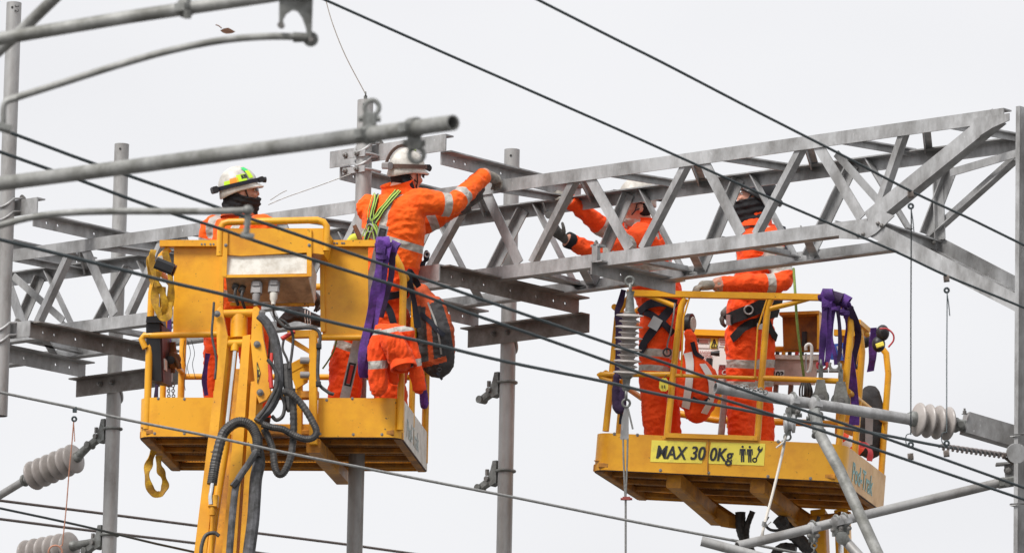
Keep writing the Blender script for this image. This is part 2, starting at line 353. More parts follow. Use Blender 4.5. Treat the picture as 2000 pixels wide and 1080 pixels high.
for tb, p, py, sx in ((tubeN1, pN1, 20, -.01), (tubeF1, pF1, 293, -.012), (tubeN2, pN2, 208, -.02), (tubeF2, pF2, 308, -.028)):
    z = T.hit(700, py, YN if tb in (tubeN1, tubeN2) else YF).z if 0 else None
for p, tb, pyx, yl in ((pF1, tubeF1, (236, 294), YF), (pF2, tubeF2, (1001, 307), YF), (pN2, tubeN2, (714, 208), YN), (pN1, tubeN1, (12, 21), YN)):
    z = T.hit(*pyx, yl).z; mb = MB(); c = V((p.x, p.y, z))+tview*(RT-.004)-tside*.012; mb.lathe(c, tview, [(0, .008), (.006, .008)], 10); mb.build('drain_hole', INK, tb)
# angles across the girder with real bolt holes
def holed(mb, a, d, up, nr, length, h, th, holes, r, zc=None):
    """web plate: origin a (lower corner), along d, height h along up, thickness th along nr, round holes at distances along d"""
    zc = h/2 if zc is None else zc; cell = r*2.6; xs = [0]
    for s_ in sorted(holes): xs += [s_-cell/2, s_+cell/2]
    xs.append(length)
    P = lambda x, y, t: a+d*x+up*y+nr*t
    for i in range(0, len(xs), 2):
        x0, x1 = xs[i], xs[i+1]; mb.hexa([P(x0, 0, 0), P(x1, 0, 0), P(x1, h, 0), P(x0, h, 0), P(x0, 0, th), P(x1, 0, th), P(x1, h, th), P(x0, h, th)])
    for s_ in holes:
        x0, x1 = s_-cell/2, s_+cell/2; y0, y1 = zc-cell/2, zc+cell/2
        for (q0, q1) in ((0, y0), (y1, h)): mb.hexa([P(x0, q0, 0), P(x1, q0, 0), P(x1, q1, 0), P(x0, q1, 0), P(x0, q0, th), P(x1, q0, th), P(x1, q1, th), P(x0, q1, th)])
        out = [(x0, y0), (s_, y0), (x1, y0), (x1, zc), (x1, y1), (s_, y1), (x0, y1), (x0, zc)]
        inn = [(s_+r*math.cos(math.radians(t)), zc+r*math.sin(math.radians(t))) for t in (225, 270, 315, 0, 45, 90, 135, 180)]
        vs = [P(x, y, 0) for x, y in out]+[P(x, y, 0) for x, y in inn]+[P(x, y, th) for x, y in out]+[P(x, y, th) for x, y in inn]
        fs = []
        for k in range(8):
            k2 = (k+1) % 8; fs += [(k, k2, 8+k2, 8+k), (16+k, 24+k, 24+k2, 16+k2), (8+k, 8+k2, 24+k2, 24+k)]
        mb.add(vs, fs)
def cross_angle(u, y0, y1, z, label, holes, mt=BEAM, h=.11, fl=.09, top=True, name='cross_angle'):
    """angle lying across the girder at the station u, from y0 (near) to y1 (far)"""
    o = thing(name, label, 'steel angle', T.o+UX*u+VY*((y0+y1)/2)+Z*(z-T.o.z), 'angles clamped across the girder')
    a = T.o+UX*u+VY*y0; a.z = z; mb = MB(); holed(mb, a, VY, Z, UX, y1-y0, h, .010, holes, .011); mb.build('web', mt, o, smooth=False)
    zz = h-.010 if top else 0; mb = MB(); p = a+Z*zz+UX*.010; mb.beam(p+UX*(fl/2)+Z*.005, p+UX*(fl/2)+Z*.005+VY*(y1-y0), fl, .010); mb.build('flange', mt, o, smooth=False)
    for yy in (.05, y1-y0-.05): bolt(a+VY*yy+Z*h*.45, -UX, .014, .02, o)
    return o
def long_plate(u0, u1, y, z, h, fl, label, mt=BEAM, flip=1):
    o = thing('mounting_angle', label, 'steel angle', T.o+UX*((u0+u1)/2)+VY*y+Z*(z-T.o.z), 'angles holding the drop tubes')
    a = T.o+UX*u0+VY*y; b = T.o+UX*u1+VY*y; a.z = b.z = z; mb = MB()
    mb.beam(a+Z*h/2, b+Z*h/2, .010, h); mb.build('web', mt, o, smooth=False)
    mb = MB(); zz = h+.005; mb.beam(a+Z*zz+VY*(fl/2-.005)*flip, b+Z*zz+VY*(fl/2-.005)*flip, fl, .010); mb.build('flange', mt, o, smooth=False)
    return o, a, b
def ubolt(tube, p, z, side, parent, r=RT, tilt=.02):
    """U bolt round a tube, its ends going through the angle on the given side (+1 far, -1 near of the tube)"""
    c = V((p.x, p.y, z)); mb = MB(); rr = r+.008; e = VY*side*(r+.055); lift = Z*tilt
    arc = [c+(UX*math.cos(t)*rr - VY*side*math.sin(t)*rr)-lift*math.sin(t)*3 for t in [math.pi*i/12 for i in range(13)]]
    mb.tube([c+UX*rr+e+lift]+arc+[c-UX*rr+e+lift], .0085, 8); mb.build('u_bolt', GALV, parent)
    for s_ in (1, -1): bolt(c+UX*rr*s_+VY*side*(r+.03)+lift, VY*side, .016, .018, parent, 'nut')
def uofx(px, py, yl): return T.loc(T.hit(px, py, yl)).x
zb = zb0.z                                            # underside of the bottom chord
def station(tN, pN, tF, pF, uA, uB, tag_):
    """the set of angles that holds one near and one far drop tube"""
    where = {'m': 'under the girder right of the left basket', 'l': 'at the left end of the girder'}[tag_]
    # below: two angles across, plates along
    zc = zb-.115
    yn, yf = -.52, .90
    cross_angle(uB, yn, yf, zc, {'m': 'long brown drilled steel angle slung under the girder beside the orange backpack', 'l': 'dark drilled steel angle under the girder just left of the left basket'}[tag_], [.13, .24, .45, .72, .98, 1.16, 1.28], h=.105)
    cross_angle(uA, yn, yf, zc, {'m': 'drilled steel angle end showing behind the orange backpack', 'l': 'drilled steel angle low at the left edge below the girder'}[tag_], [.13, .24, .5, .8, 1.12, 1.26], h=.105, mt=GALV)
    o, a, b = long_plate(uA-.12, uB+.06, YF-RT-.02, zc-.12, .115, .09, {'m': 'brown steel angle U-bolted to the middle drop tube', 'l': 'brown steel angle U-bolted to the left insulator tube'}[tag_], flip=-1)
    z0 = zc-.07
    for dz in (0, ): ubolt(tF, pF, z0-.01, -1, o, tilt=.03)
    o, a, b = long_plate(uA-.1, uB+.04, YN+RT+.02, zc-.0, .10, .08, {'m': 'steel angle behind the left basket gripping the drop tube', 'l': 'short steel angle gripping the left edge drop tube below the girder'}[tag_], mt=GALV)
    for dz in (0, .085): ubolt(tN, pN, zc+.01+dz, 1, o)
    # above
    zt_ = zt0.z+.005
    cross_angle(uB, yn, yf, zt_, {'m': 'drilled steel angle on top of the girder behind the reaching arm', 'l': 'drilled steel angle lying on top of the girder near the left edge'}[tag_], [.13, .24, .6, .9, 1.3], mt=GALV, h=.085, fl=.08)
    cross_angle(uA, yn, yf, zt_, {'m': 'drilled steel angle on the girder behind the drop tube by the white helmet', 'l': 'drilled steel angle on top of the girder at the left edge'}[tag_], [.13, .24, .6, .9, 1.3], mt=GALV, h=.085, fl=.08)
    o, a, b = long_plate(uA-.06, uB+.07, YN+RT+.02, zt_+.08, .10, .08, {'m': 'pale steel angle above the girder just behind the white helmet', 'l': 'short steel angle gripping the left edge drop tube above the girder'}[tag_], mt=GALV)
    for dz in (0.01, .10): ubolt(tN, pN, zt_+.085+dz, 1, o)
uB = uofx(957, 552, 0); uA = uofx(760, 580, 0)
station(tubeN2, pN2, tubeF2, pF2, uA, uB, 'm')
uB1 = uofx(160, 662, 0); uA1 = uofx(-10, 684, 0)
station(tubeN1, pN1, tubeF1, pF1, uA1, uB1, 'l')
# flat bars clamped across the near tube by the helmet
hb = thing('clamp_bar', 'flat bar clamp bolted round the drop tube left of the white helmet', 'clamp', V((pN2.x, pN2.y, T.hit(700, 330, YN).z)))
for py in (303, 333):
    z = T.hit(715, py, YN).z; a = V((pN2.x, pN2.y, z)); mb = MB(); f = -VY*(RT+.006)
    mb.beam(a+f-UX*.13, a+f+UX*.06, .008, .042); mb.build('flat_bar', GALV, hb, smooth=False)
    for s_ in (-.105, -.005): bolt(a+f+UX*s_-VY*.004, -VY, .016, .016, hb)
    mb = MB(); mb.tube([a+f+UX*.05, a+UX*.07+VY*.0, a+UX*.065+VY*.09], .009, 8); mb.build('hook_bolt', GALV, hb)
# stub that hangs the vertical insulator, with a clip on the chord
uS = uofx(1165, 520, 0)
st = thing('hanger_angle', 'short grey steel angle under the girder holding the vertical insulator', 'steel angle', T.o+UX*uS+Z*(zb-.12-T.o.z))
a = T.o+UX*uS+VY*-.06; a.z = zb-.088; mb = MB(); holed(mb, a, VY, Z, UX, .86, .085, .010, [.3], .011); mb.build('web', GALV, st, smooth=False)
mb = MB(); mb.beam(a+Z*.08+UX*.05, a+Z*.08+UX*.05+VY*.86, .085, .010); mb.build('flange', GALV, st, smooth=False)
mb = MB(); c = T.hit(1164, 500, -.015); mb.beam(c-Z*.055, c+Z*.06, .045, .03, up=VY); mb.beam(c+Z*.06+VY*.02, c+Z*.075+VY*.02, .07, .07, up=VY); mb.build('clip', GALV, st, smooth=False)
bolt(c+Z*.075, Z, .016, .016, st)
# ================================================================== hinge clamps on tubes
def hinge_clamp(p, py, yl, label, parent=None, arm_dir=None, px=None):
    z = T.hit(px, py, yl).z; c = V((p.x, p.y, z)); o = thing('hinge_clamp', label, 'clamp', c, 'hinge clamps on the drop tubes')
    mb = MB(); mb.ring(c, Z, RT+.009, .010, n=24); mb.build('u_bolt', FORGE, o)
    d = arm_dir; e = c+d*(RT+.01)
    up = Z; sd_ = d.cross(Z).normalized()
    mb = MB()
    mb.plate([e+Z*.075-d*.004+sd_*.03, e-Z*.075-d*.004+sd_*.03, e-Z*.095+d*.05+sd_*.03, e-Z*.05+d*.075+sd_*.03, e+Z*.02+d*.045+sd_*.03, e+Z*.075+d*.03+sd_*.03], -sd_*.06)
    mb.build('bracket', FORGE, o, smooth=False)
    q = e-Z*.045+d*.07
    mb = MB(); mb.beam(q-d*.02, q+d*.085-Z*.05, .05, .055, w2=.04, h2=.05, ch=.008); mb.lathe(q+d*.09-Z*.052-sd_*.035, sd_, [(0, .026), (.07, .026)], 14); mb.build('jaw', FORGE, o)
    mb = MB(); mb.lathe(q-sd_*.05, sd_, [(0, .018), (.1, .018)], 10); mb.lathe(q+d*.03+Z*.03, Z, [(0, .014), (.04, .014)], 8); mb.build('pin', BOLT, o)
    return o, q+d*.09-Z*.052
AD = -UX
hinge_clamp(pF2, 747, YF, 'empty grey hinge clamp, the upper of two on the middle drop tube', arm_dir=AD, px=990)
hinge_clamp(pF2, 920, YF, 'empty grey hinge clamp, the lower of two on the middle drop tube', arm_dir=AD, px=985)
h1, q1 = hinge_clamp(pF1, 838, YF, 'grey hinge clamp holding the upper left insulator', arm_dir=AD, px=215)
h2, q2 = hinge_clamp(pF1, 1045, YF, 'grey hinge clamp holding the lower left insulator', arm_dir=AD, px=210)
def sheds(mb, a, b, n, R, core, mi=0, alt=None):
    ax = (b-a); Ln = ax.length; pr = [(0, core*.8)]
    st_ = Ln/n
    for i in range(n):
        r = R if not alt or i % 2 == 0 else alt; t = i*st_
        pr += [(t+st_*.06, core), (t+st_*.22, r*.88), (t+st_*.34, r*.985), (t+st_*.42, r), (t+st_*.50, r*.97), (t+st_*.62, r*.72), (t+st_*.80, core*1.15), (t+st_*.97, core)]
    pr += [(Ln, core*.8)]; mb.lathe(a, ax, pr, 32, mi)
def insulator(name, a, b, n, R, label, group='ribbed insulators', core=.04, alt=None, caps=.05):
    o = thing(name, label, 'insulator', (a+b)/2, group); mb = MB(); sheds(mb, a, b, n, R, core, alt=alt); mb.build('ribbed_body', PORC, o, ang=60)
    d = (b-a).normalized()
    for p, dd in ((a, -d), (b, d)):
        mb = MB(); mb.lathe(p-dd*.01, dd, [(0, core*.95), (caps*.5, core*.95), (caps, core*.6)], 20); mb.build('end_cap', FORGE, o)
    return o
# left pair
def pl(px, py, yl=YF): return T.hit(px, py, yl)
i1 = insulator('insulator', pl(150, 893), pl(58, 932), 6, .108, 'tilted pale ribbed insulator at the left, the upper of two')
mb = MB(); mb.tube([pl(190, 856), pl(172, 872), pl(152, 891)], [.018, .028, .034], 12); mb.build('end_fitting', FORGE, i1)
mb = MB(); mb.pipe([pl(58, 933), pl(48, 938), pl(-30, 985), pl(-100, 1028)], .028, .005); mb.build('strut_tube', TUBE, i1)
mb = MB(); c = pl(48, 938); mb.ring(c, pl(150, 893)-c, .034, .012, n=16); mb.beam(c+Z*.02, c+Z*.075, .03, .03); mb.beam(c+Z*.02+UX*.05, c+Z*.085+UX*.05, .02, .02); mb.build('socket_clamp', FORGE, i1)
i2 = insulator('insulator', pl(142, 1066), pl(44, 1085), 6, .108, 'pale ribbed insulator cut by the bottom edge at the left')
mb = MB(); mb.tube([pl(196, 1052), pl(172, 1060), pl(144, 1066)], [.018, .028, .034], 12); mb.build('end_fitting', FORGE, i2)
mb = MB(); mb.pipe([pl(44, 1086), pl(30, 1088), pl(-60, 1100)], .028, .005); mb.build('strut_tube', TUBE, i2)
# vertical string insulator
dI = 41.0
top = at(1229, 628, dI); bot = at(1222, 722, dI)
vi = insulator('insulator', at(1230, 612, dI), at(1224, 734, dI), 11, .090, 'upright pale ribbed insulator hanging in front of the right basket', alt=.068, core=.042, caps=.03)
mb = MB(); mb.lathe(at(1230, 614, dI), at(1231, 570, dI)-at(1230, 614, dI), [(0, .034), (.08, .026), (.12, .022), (.15, .030)], 14); mb.build('socket', FORGE, vi)
mb = MB(); mb.lathe(at(1224, 733, dI), at(1223, 760, dI)-at(1224, 733, dI), [(0, .030), (.06, .022), (.08, .03), (.1, .02)], 14); mb.build('socket', FORGE, vi)
mb = MB(); mb.ring(at(1231, 563, dI), RIGHT, .026, .010); mb.ring(at(1230, 549, dI), FWD, .026, .010, n=16)
mb.build('shackle', FORGE, vi)
mb = MB(); mb.ring(at(1223, 771, dI), RIGHT, .028, .009); mb.ring(at(1223, 787, dI), FWD, .024, .008); mb.build('shackle', FORGE, vi)
gw = thing('stay_wire', 'steel wire hanging from the upright insulator down past the right basket', 'wire', at(1222, 1080, dI))
mb = MB(); mb.plate([at(1221, 792, dI), at(1228, 800, dI), at(1228, 858, dI), at(1211, 858, dI), at(1214, 820, dI)], FWD*.01); mb.build('wedge_plate', GALV, gw, smooth=False)
mb = MB(); mb.tube([at(1217, 856, dI), at(1218, 900, dI), at(1221, 972, dI)], .006, 8); mb.tube([at(1226, 856, dI), at(1225, 900, dI), at(1222, 972, dI)], .006, 8)
mb.tube([at(1222, 970, dI), at(1222, 1100, dI), at(1222, 1250, dI)], .007, 8); mb.tube([at(1226, 795, dI), at(1236, 838, dI)], .006, 8); mb.build('strand', WIREG, gw)
mb = MB(); mb.beam(at(1216, 973, dI), at(1231, 973, dI), .03, .02); mb.lathe(at(1212, 974, dI), RIGHT, [(0, .008), (.075, .008)], 8); mb.build('wire_grip', mat('red_grip', (.28, .06, .05), .5), gw)
# ================================================================== overhead wires
def wire(name, pts, r, mt, label, d0, d1, cat='wire', group='overhead line wires', n=8, ext_=1):
    """wire through picture points, running steadily from depth d0 to d1"""
    x0, x1 = pts[0][0], pts[-1][0]
    q = [at(px, py, 1/(1/d0+(1/d1-1/d0)*(px-x0)/(x1-x0))) for px, py in pts]
    if ext_: q = [q[0]+(q[0]-q[1]).normalized()*5]+q+([q[-1]+(q[-1]-q[-2]).normalized()*5] if ext_ == 1 else [])
    mb = MB(); mb.tube(smoothpath(q, 5), r, n); return tag(mb.build(name, mt), label, cat, group)
W1p = [(634, 0), (800, 74), (904, 120), (1000, 162), (1100, 206), (1200, 250), (1300, 295), (1400, 340), (1500, 385), (1600, 428), (1750, 492), (1850, 539), (2000, 601)]
W2p = [(1050, 0), (1200, 76), (1300, 126), (1450, 204), (1550, 255), (1650, 306), (1780, 374), (1900, 430), (2000, 479)]
W3p = [(0, 252), (150, 308), (310, 364), (430, 407), (527, 440), (660, 486), (800, 535), (979, 598), (1181, 668), (1318, 715), (1440, 757), (1567, 800), (1686, 840), (1787, 876), (2000, 952)]
W4p = [(0, 297), (150, 350), (290, 402), (413, 441), (497, 470), (660, 523), (800, 567), (916, 611), (1060, 660), (1211, 714), (1318, 751), (1440, 788), (1538, 819), (1650, 856), (1787, 903), (2000, 975)]
W5p = [(0, 468), (130, 500), (250, 530), (340, 553), (457, 580), (660, 632), (820, 666), (988, 706), (1180, 745), (1288, 770), (1440, 798), (1567, 822), (1720, 848), (1833, 870), (1963, 890)]
wire('overhead_wire', W1p, .0072, WIRE, 'dark wire running from the top centre across both girder diagonals to the right edge', 30.5, 35.5)
wire('overhead_wire', W2p, .0072, WIRE, 'dark wire at the upper right, highest of all', 30.5, 34.5)
wire('overhead_wire', W3p, .0082, WIRE, 'dark wire, upper of the close pair crossing the left basket hood', 28, 35.5)
wire('overhead_wire', W4p, .0082, WIRE, 'dark wire, lower of the close pair crossing the left basket hood', 28, 35.0)
wire('overhead_wire', W5p, .0088, WIRE, 'dark wire crossing below the left basket control box and the backpack', 28.5, 38.4, ext_=2)
wire('span_wire', [(0, 766), (130, 793), (250, 820), (417, 853), (550, 882), (667, 905), (860, 943), (1000, 970), (1222, 1015), (1369, 1043), (1480, 1064), (1560, 1080)], .0085, WIREG, 'light grey steel rope sagging across the bottom of the left basket', 37, 38.6)
wire('feeder_wire', [(0, 977), (190, 1001), (400, 1028), (490, 1039), (687, 1064), (830, 1084)], .0105, WIREB, 'thick brown wire, upper of two at the bottom left', 47, 50)
wire('feeder_wire', [(0, 1013), (180, 1036), (380, 1060), (500, 1078)], .0105, WIREB, 'thick brown wire, lower of two at the bottom left', 47, 50)
wire('overhead_wire', [(0, 992), (90, 1011), (180, 1031), (300, 1060), (400, 1082)], .0075, WIRE, 'thin dark wire between the two brown wires at the bottom left', 38, 40)
dN = (V((pN2.x, pN2.y, zt_n))-CAM).dot(FWD)
wire('tie_wire', [(636, 0), (650, 48), (675, 110), (716, 188)], .0032, ROPEW, 'thin pale wire dropping to the top of the drop tube by the white helmet', dN-.2, dN, ext_=0)
mb = MB(); c = V((pN2.x, pN2.y, zt_n)); mb.lathe(c-Z*.02, Z, [(0, .012), (.05, .012)], 8); mb.ring(c+Z*.04, RIGHT, .016, .005); tag(mb.build('eye_bolt', FORGE), 'small eye bolt on top of the drop tube by the white helmet', 'bolt')
wire('tie_wire', [(524, 400), (560, 385), (620, 364), (688, 339)], .003, WIREG, 'thin grey wire between the left worker and the drop tube clamp', 41.9, dN, ext_=0)
wire('tie_wire', [(528, 391), (548, 378), (560, 372)], .003, WIREG, 'short thin wire crossing another beside the left worker', 41.9, 41.9, ext_=0)
# wire 5 is served with a spiral where it meets the column
tw = thing('spiral_dead_end', 'brown spiral rod wrapped on the wire end beside the right column', 'wire fitting', at(1900, 880, 38.2))
a0, a1 = at(1838, 872, 37.6), at(1964, 890, 38.4); mb = MB(); ax = (a1-a0).normalized(); xx = perp(ax); yy = ax.cross(xx); Ln = (a1-a0).length
for ph in (0, math.pi):
    mb.tube([a0+ax*Ln*i/90+(xx*math.cos(i/90*2*math.pi*7+ph)+yy*math.sin(i/90*2*math.pi*7+ph))*.014 for i in range(91)], .008, 6)
mb.build('rods', mat('tinned_rod', (.30, .27, .26), .5, .4), tw)
mb = MB(); mb.tube(smoothpath([at(1962, 889, 38.3), at(1980, 883, 38.4), at(2030, 878, 38.6)], 4), .012, 8); mb.tube([at(1958, 890, 38.3), at(1978, 905, 38.4)], .009, 8); mb.build('tail', WIREB, tw)
mb = MB(); mb.lathe(at(1986, 885, 38.3), FWD, [(0, .06), (.02, .06), (.022, .05), (.05, .05), (.052, .06), (.07, .06)], 20); mb.build('thimble', GALV, tw)
# droppers
def d_on(pts, d0, d1, px): x0, x1 = pts[0][0], pts[-1][0]; return 1/(1/d0+(1/d1-1/d0)*(px-x0)/(x1-x0))
CLIP = mat('clip_bronze', (.20, .17, .15), .5, .4)
def dropper(px, pyt, dt, pyb, pyb2, db, label):
    o = thing('dropper', label, 'wire', at(px, pyb, db), 'droppers at the right')
    mb = MB(); mb.tube([at(px+2, pyt+26, dt), at(px+1, (pyt+pyb)/2, (dt+db)/2), at(px+1, pyb-20, db)], .0035, 6); mb.tube(smoothpath([at(px+2, pyt+30, dt), at(px+5, pyt+50, dt), at(px+7, pyt+72, dt)], 4), .003, 6)
    mb.tube(smoothpath([at(px+1, pyb-22, db), at(px-8, pyb-18, db), at(px-8, pyb-2, db), at(px+1, pyb+6, db)], 4), .003, 6); mb.build('strand', WIRE, o)
    for py, d in ((pyt, dt), (pyb2, db)):
        mb = MB(); mb.beam(at(px-5, py, d), at(px+6, py-1, d), .03, .035, ch=.006); mb.lathe(at(px, py, d)-FWD*.03, FWD, [(0, .010), (.06, .010)], 8); mb.build('clip', CLIP, o)
    for py, d in ((pyt+22, dt), (pyb, db)):
        mb = MB(); mb.ring(at(px+1, py, d), FWD, .012, .006, n=12); mb.build('thimble', WIRE, o)
    return o
dropper(1778, 381, d_on(W2p, 30.5, 34.5, 1779), 868, 892, d_on(W3p, 28, 35.5, 1780), 'thin dropper wire hanging from the highest wire, left of the two at the right')
dropper(1848, 545, d_on(W1p, 30.5, 35.5, 1849), 865, 886, d_on(W4p, 28, 35, 1850), 'thin dropper wire nearest the right column')
# copper earth rope
dS = 37.15
cu = thing('earth_rope', 'thin copper coloured rope clipped to the grey steel rope at the left', 'rope', at(130, 1040, dS))
mb = MB(); mb.tube(smoothpath([at(144, 822, dS), at(140, 870, dS), at(135, 920, dS), at(130, 985, dS), at(124, 1042, dS), at(122, 1062, dS), at(118, 1066, dS)], 5), .004, 6); mb.tube([at(144, 826, dS), at(146, 862, dS)], .003, 6)
mb.ring(at(108, 1078, dS), FWD, .04, .005, n=20); mb.build('rope', COPR, cu)
mb = MB(); mb.beam(at(142, 800, dS), at(150, 800, dS), .03, .03); mb.ring(at(145, 818, dS), FWD, .012, .006); mb.build('clip', WIRE, cu)
# ================================================================== tubes in the foreground, upper left
def tubeobj(name, pts, r, mt, label, cat='steel tube', group='registration tubes at the upper left', n=20, ext=True):
    o = thing(name, label, cat, (pts[0]+pts[-1])/2, group); mb = MB(); mb.pipe(pts, r, .006, n); mb.build('tube', mt, o); return o
d0 = 23.0
def clampring(c, ax, r, down, parent, mt=FORGE, size=1.0):
    mb = MB(); ax = ax.normalized(); mb.lathe(c-ax*.022*size, ax, [(0, r+.003), (.004, r+.009), (.04*size, r+.009), (.044*size, r+.003)], 20)
    sd_ = ax.cross(down).normalized()
    for s_ in (1, -1): mb.beam(c+sd_*s_*(r+.012)-ax*.02, c+sd_*s_*(r+.012)+ax*.02, .03, .03)
    mb.build('clamp', mt, parent)
tA = tubeobj('registration_tube', [at(-200, 108, 23.6), at(0, 76, 23.4), at(250, 34, 23.2), at(520, -6, 23), at(800, -52, 22.8)], .0245, OLDT, 'blurred grey tube at the very top left, sloping up to the right')
c = at(362, 16, 23.1); clampring(c, at(520, -6, 23)-at(250, 34, 23.2), .0245, -UP, tA)
mb = MB(); mb.lathe(at(366, 20, 23.05), -UP, [(0, .014), (.03, .014), (.032, .010)], 8); mb.build('bolt', FORGE, tA)
tB = tubeobj('registration_tube', [at(-60, 150, 23.9), at(40, 62, 23.8), at(112, -8, 23.7), at(220, -110, 23.5)], .022, OLDT, 'blurred grey tube crossing behind at the top left corner, steeply sloped')
tC = tubeobj('curved_tube', smoothpath([at(10, 198, 23.0), at(120, 163, 23), at(230, 128, 23), at(330, 100, 23), at(430, 80, 23), at(520, 72, 23), at(602, 73, 23)], 5), .013, OLDT, 'curved blurred grey arm at the upper left ending in a hinge')
mb = MB(); mb.ring(at(607, 77, 23), FWD, .018, .010, n=16); mb.lathe(at(600, 74, 23), at(560, 73, 23)-at(600, 74, 23), [(0, .017), (.05, .019)], 12); mb.build('hinge_eye', FORGE, tC)
fk = thing('hinge_bracket', 'blurred grey forked bracket at the top holding the curved arm', 'bracket', at(580, 0, 23), 'registration tubes at the upper left')
pts = [(545, -40), (545, 48), (556, 52), (552, 40), (558, 28), (570, 20), (580, 22), (590, 36), (597, 55), (600, 74), (608, 72), (612, -40)]
mb = MB(); mb.plate([at(x, y, 22.97) for x, y in pts], FWD*.05); mb.build('fork', FORGE, fk, smooth=False)
mb = MB(); mb.lathe(at(548, 49, 22.95), FWD, [(0, .012), (.09, .012)], 10); mb.build('pin', BOLT, fk); mb = MB(); mb.lathe(at(607, 77, 22.95), FWD, [(0, .010), (.09, .010)], 10); mb.build('pin', BOLT, fk)
sb = thing('hanging_strap', 'blurred grey bent strap at the left edge below the curved arm', 'bracket', at(6, 230, 23), 'registration tubes at the upper left')
mb = MB(); mb.tube(smoothpath([at(34, 192, 22.99), at(14, 198, 22.99), at(7, 210, 22.99), at(6, 246, 22.99)], 5), .011, 10); mb.build('strap', OLDT, sb)
mb = MB(); mb.beam(at(-8, 246, 22.99), at(22, 254, 22.99), .04, .03, ch=.008); mb.build('wire_clamp', FORGE, sb)
tD = tubeobj('registration_tube', [at(-200, 382, 25.0), at(0, 359, 24.6), at(300, 320, 24), at(600, 280, 23.3), at(885, 240, 22.6)], .0285, OLDT, 'long blurred grey tube passing in front of the drop tube, open end at the right')
axD = at(885, 240, 22.6)-at(600, 280, 23.3)
for px, py, up_ in ((722, 262, 1), (809, 250, -1)):
    d = 23.3-.7*(px-600)/285; c = at(px, py, d); clampring(c, axD, .0285, UP, tD)
    mb = MB(); uu = UP*up_
    mb.beam(c+uu*.03, c+uu*.075, .05, .035, up=FWD, ch=.006); mb.lathe(c+uu*.055-RIGHT*.04, RIGHT, [(0, .012), (.08, .012)], 8)
    mb.ring(c+uu*.095+RIGHT*.008, FWD, .026, .009, n=18); mb.build('eye_clamp', FORGE, tD)
tE = tubeobj('curved_tube', smoothpath([at(-120, 470, 25.2), at(0, 440, 25), at(60, 425, 25), at(130, 416, 25), at(220, 413, 25), at(330, 413, 25), at(430, 413, 25), at(488, 411, 25)], 5), .0135, OLDT, 'thin bent blurred grey arm across the left worker shoulder')
mb = MB(); mb.ball(at(484, 411, 25), .022, .022, .022, n=12, k=8); mb.tube([at(484, 412, 25), at(483, 440, 25), at(481, 455, 25)], .013, 10); mb.beam(at(470, 459, 25), at(496, 463, 25), .025, .024, ch=.006); mb.build('drop_fitting', FORGE, tE)
# ================================================================== cantilever at the right
dC = 39.0
def tubeR(name, pts, r, label, mt=TUBE): return tubeobj(name, pts, r, mt, label, group='cantilever tubes at the lower right')
tF = tubeR('cantilever_tube', [at(1397, 757, 38.4), at(1500, 775, 38.5), at(1700, 806, 38.8), at(1795, 822, 38.9)], .034, 'pale grey horizontal tube in front of the right basket, running to the insulator', GALV)
axF = at(1700, 806, 38.8)-at(1500, 775, 38.5)
for px, py in ((1548, 783), (1592, 789)):
    c = at(px, py, 38.55); clampring(c, axF, .034, UP, tF, GALV)
    mb = MB(); mb.ring(c+UP*.010, axF, .040, .008, n=22); mb.beam(c-UP*.035-FWD*.02, c-UP*.105-FWD*.01, .05, .045, ch=.01, up=FWD); mb.lathe(c-UP*.085-RIGHT*.055-FWD*.03, RIGHT, [(0, .013), (.11, .013)], 8); mb.build('saddle', FORGE, tF)
    for s_ in (-1, 1): bolt(c-UP*.06+RIGHT*.03*s_-FWD*.05, -FWD, .013, .014, tF)
mb = MB()
for k in range(14):
    p = at(1435+k*4.6, 753+k*.85+math.sin(k*1.1)*2, 38.37); mb.ring(p, (FWD if k % 2 else UP)+RIGHT*.3, .013, .0035, n=12, m=6)
tag(mb.build('chain', FORGE), 'slack galvanised chain lying on the pale horizontal tube', 'chain')
rI = insulator('insulator', at(1786, 818, 38.9), at(1862, 829, 39.0), 4, .105, 'short fat pale ribbed insulator beside the right column', core=.05, caps=.06)
brk = thing('insulator_bracket', 'grey box bracket joining the fat insulator to the right column', 'bracket', at(1930, 840, 39))
mb = MB(); a, b = at(1884, 826, 39.0), at(1990, 857, 39.1); mb.beam(a, b, .10, .13); mb.build('box_arm', GALV, brk, smooth=False)
mb = MB(); mb.beam(at(1868, 829, 39), at(1888, 832, 39), .05, .07, ch=.01); mb.lathe(at(1877, 828, 38.92), FWD, [(0, .02), (.16, .02)], 10); mb.build('clevis', FORGE, brk)
bolt(at(1884, 808, 38.95), UP, .013, .02, brk)
tG = tubeR('cantilever_tube', [at(1596, 838, 38.45), at(1640, 918, 38.3), at(1700, 1050, 38.1), at(1760, 1180, 37.9)], .035, 'grey diagonal strut tube crossing the corner of the right basket', OLDT)
mb = MB(); c = at(1592, 822, 38.47); mb.beam(at(1590, 800, 38.5), at(1600, 848, 38.45), .07, .06, ch=.012, up=FWD); mb.ring(at(1599, 846, 38.45), at(1640, 918, 38.3)-at(1596, 838, 38.45), .039, .009); mb.build('swivel', FORGE, tG)
tH = tubeR('cantilever_tube', [at(1440, 1066, 38.2), at(1500, 1052, 38.3), at(1700, 1003, 38.6), at(1900, 955, 38.95), at(1962, 940, 39.0)], .029, 'grey tube rising from the bottom edge to the right column')
axH = at(1900, 955, 38.95)-at(1700, 1003, 38.6)
for px in (1588, 1634, 1650):
    c = at(px, 1052-(px-1500)*.2425, 38.42); clampring(c, axH, .029, UP, tH, GALV)
    mb = MB(); mb.beam(c-UP*.03, c-UP*.085, .055, .045, ch=.01, up=FWD); mb.ring(c+UP*.012, axH, .032, .007, n=18); mb.build('saddle', FORGE, tH)
    for s_ in (-1, 1): bolt(c-UP*.045+RIGHT*.025*s_-FWD*.04, -FWD, .011, .012, tH)
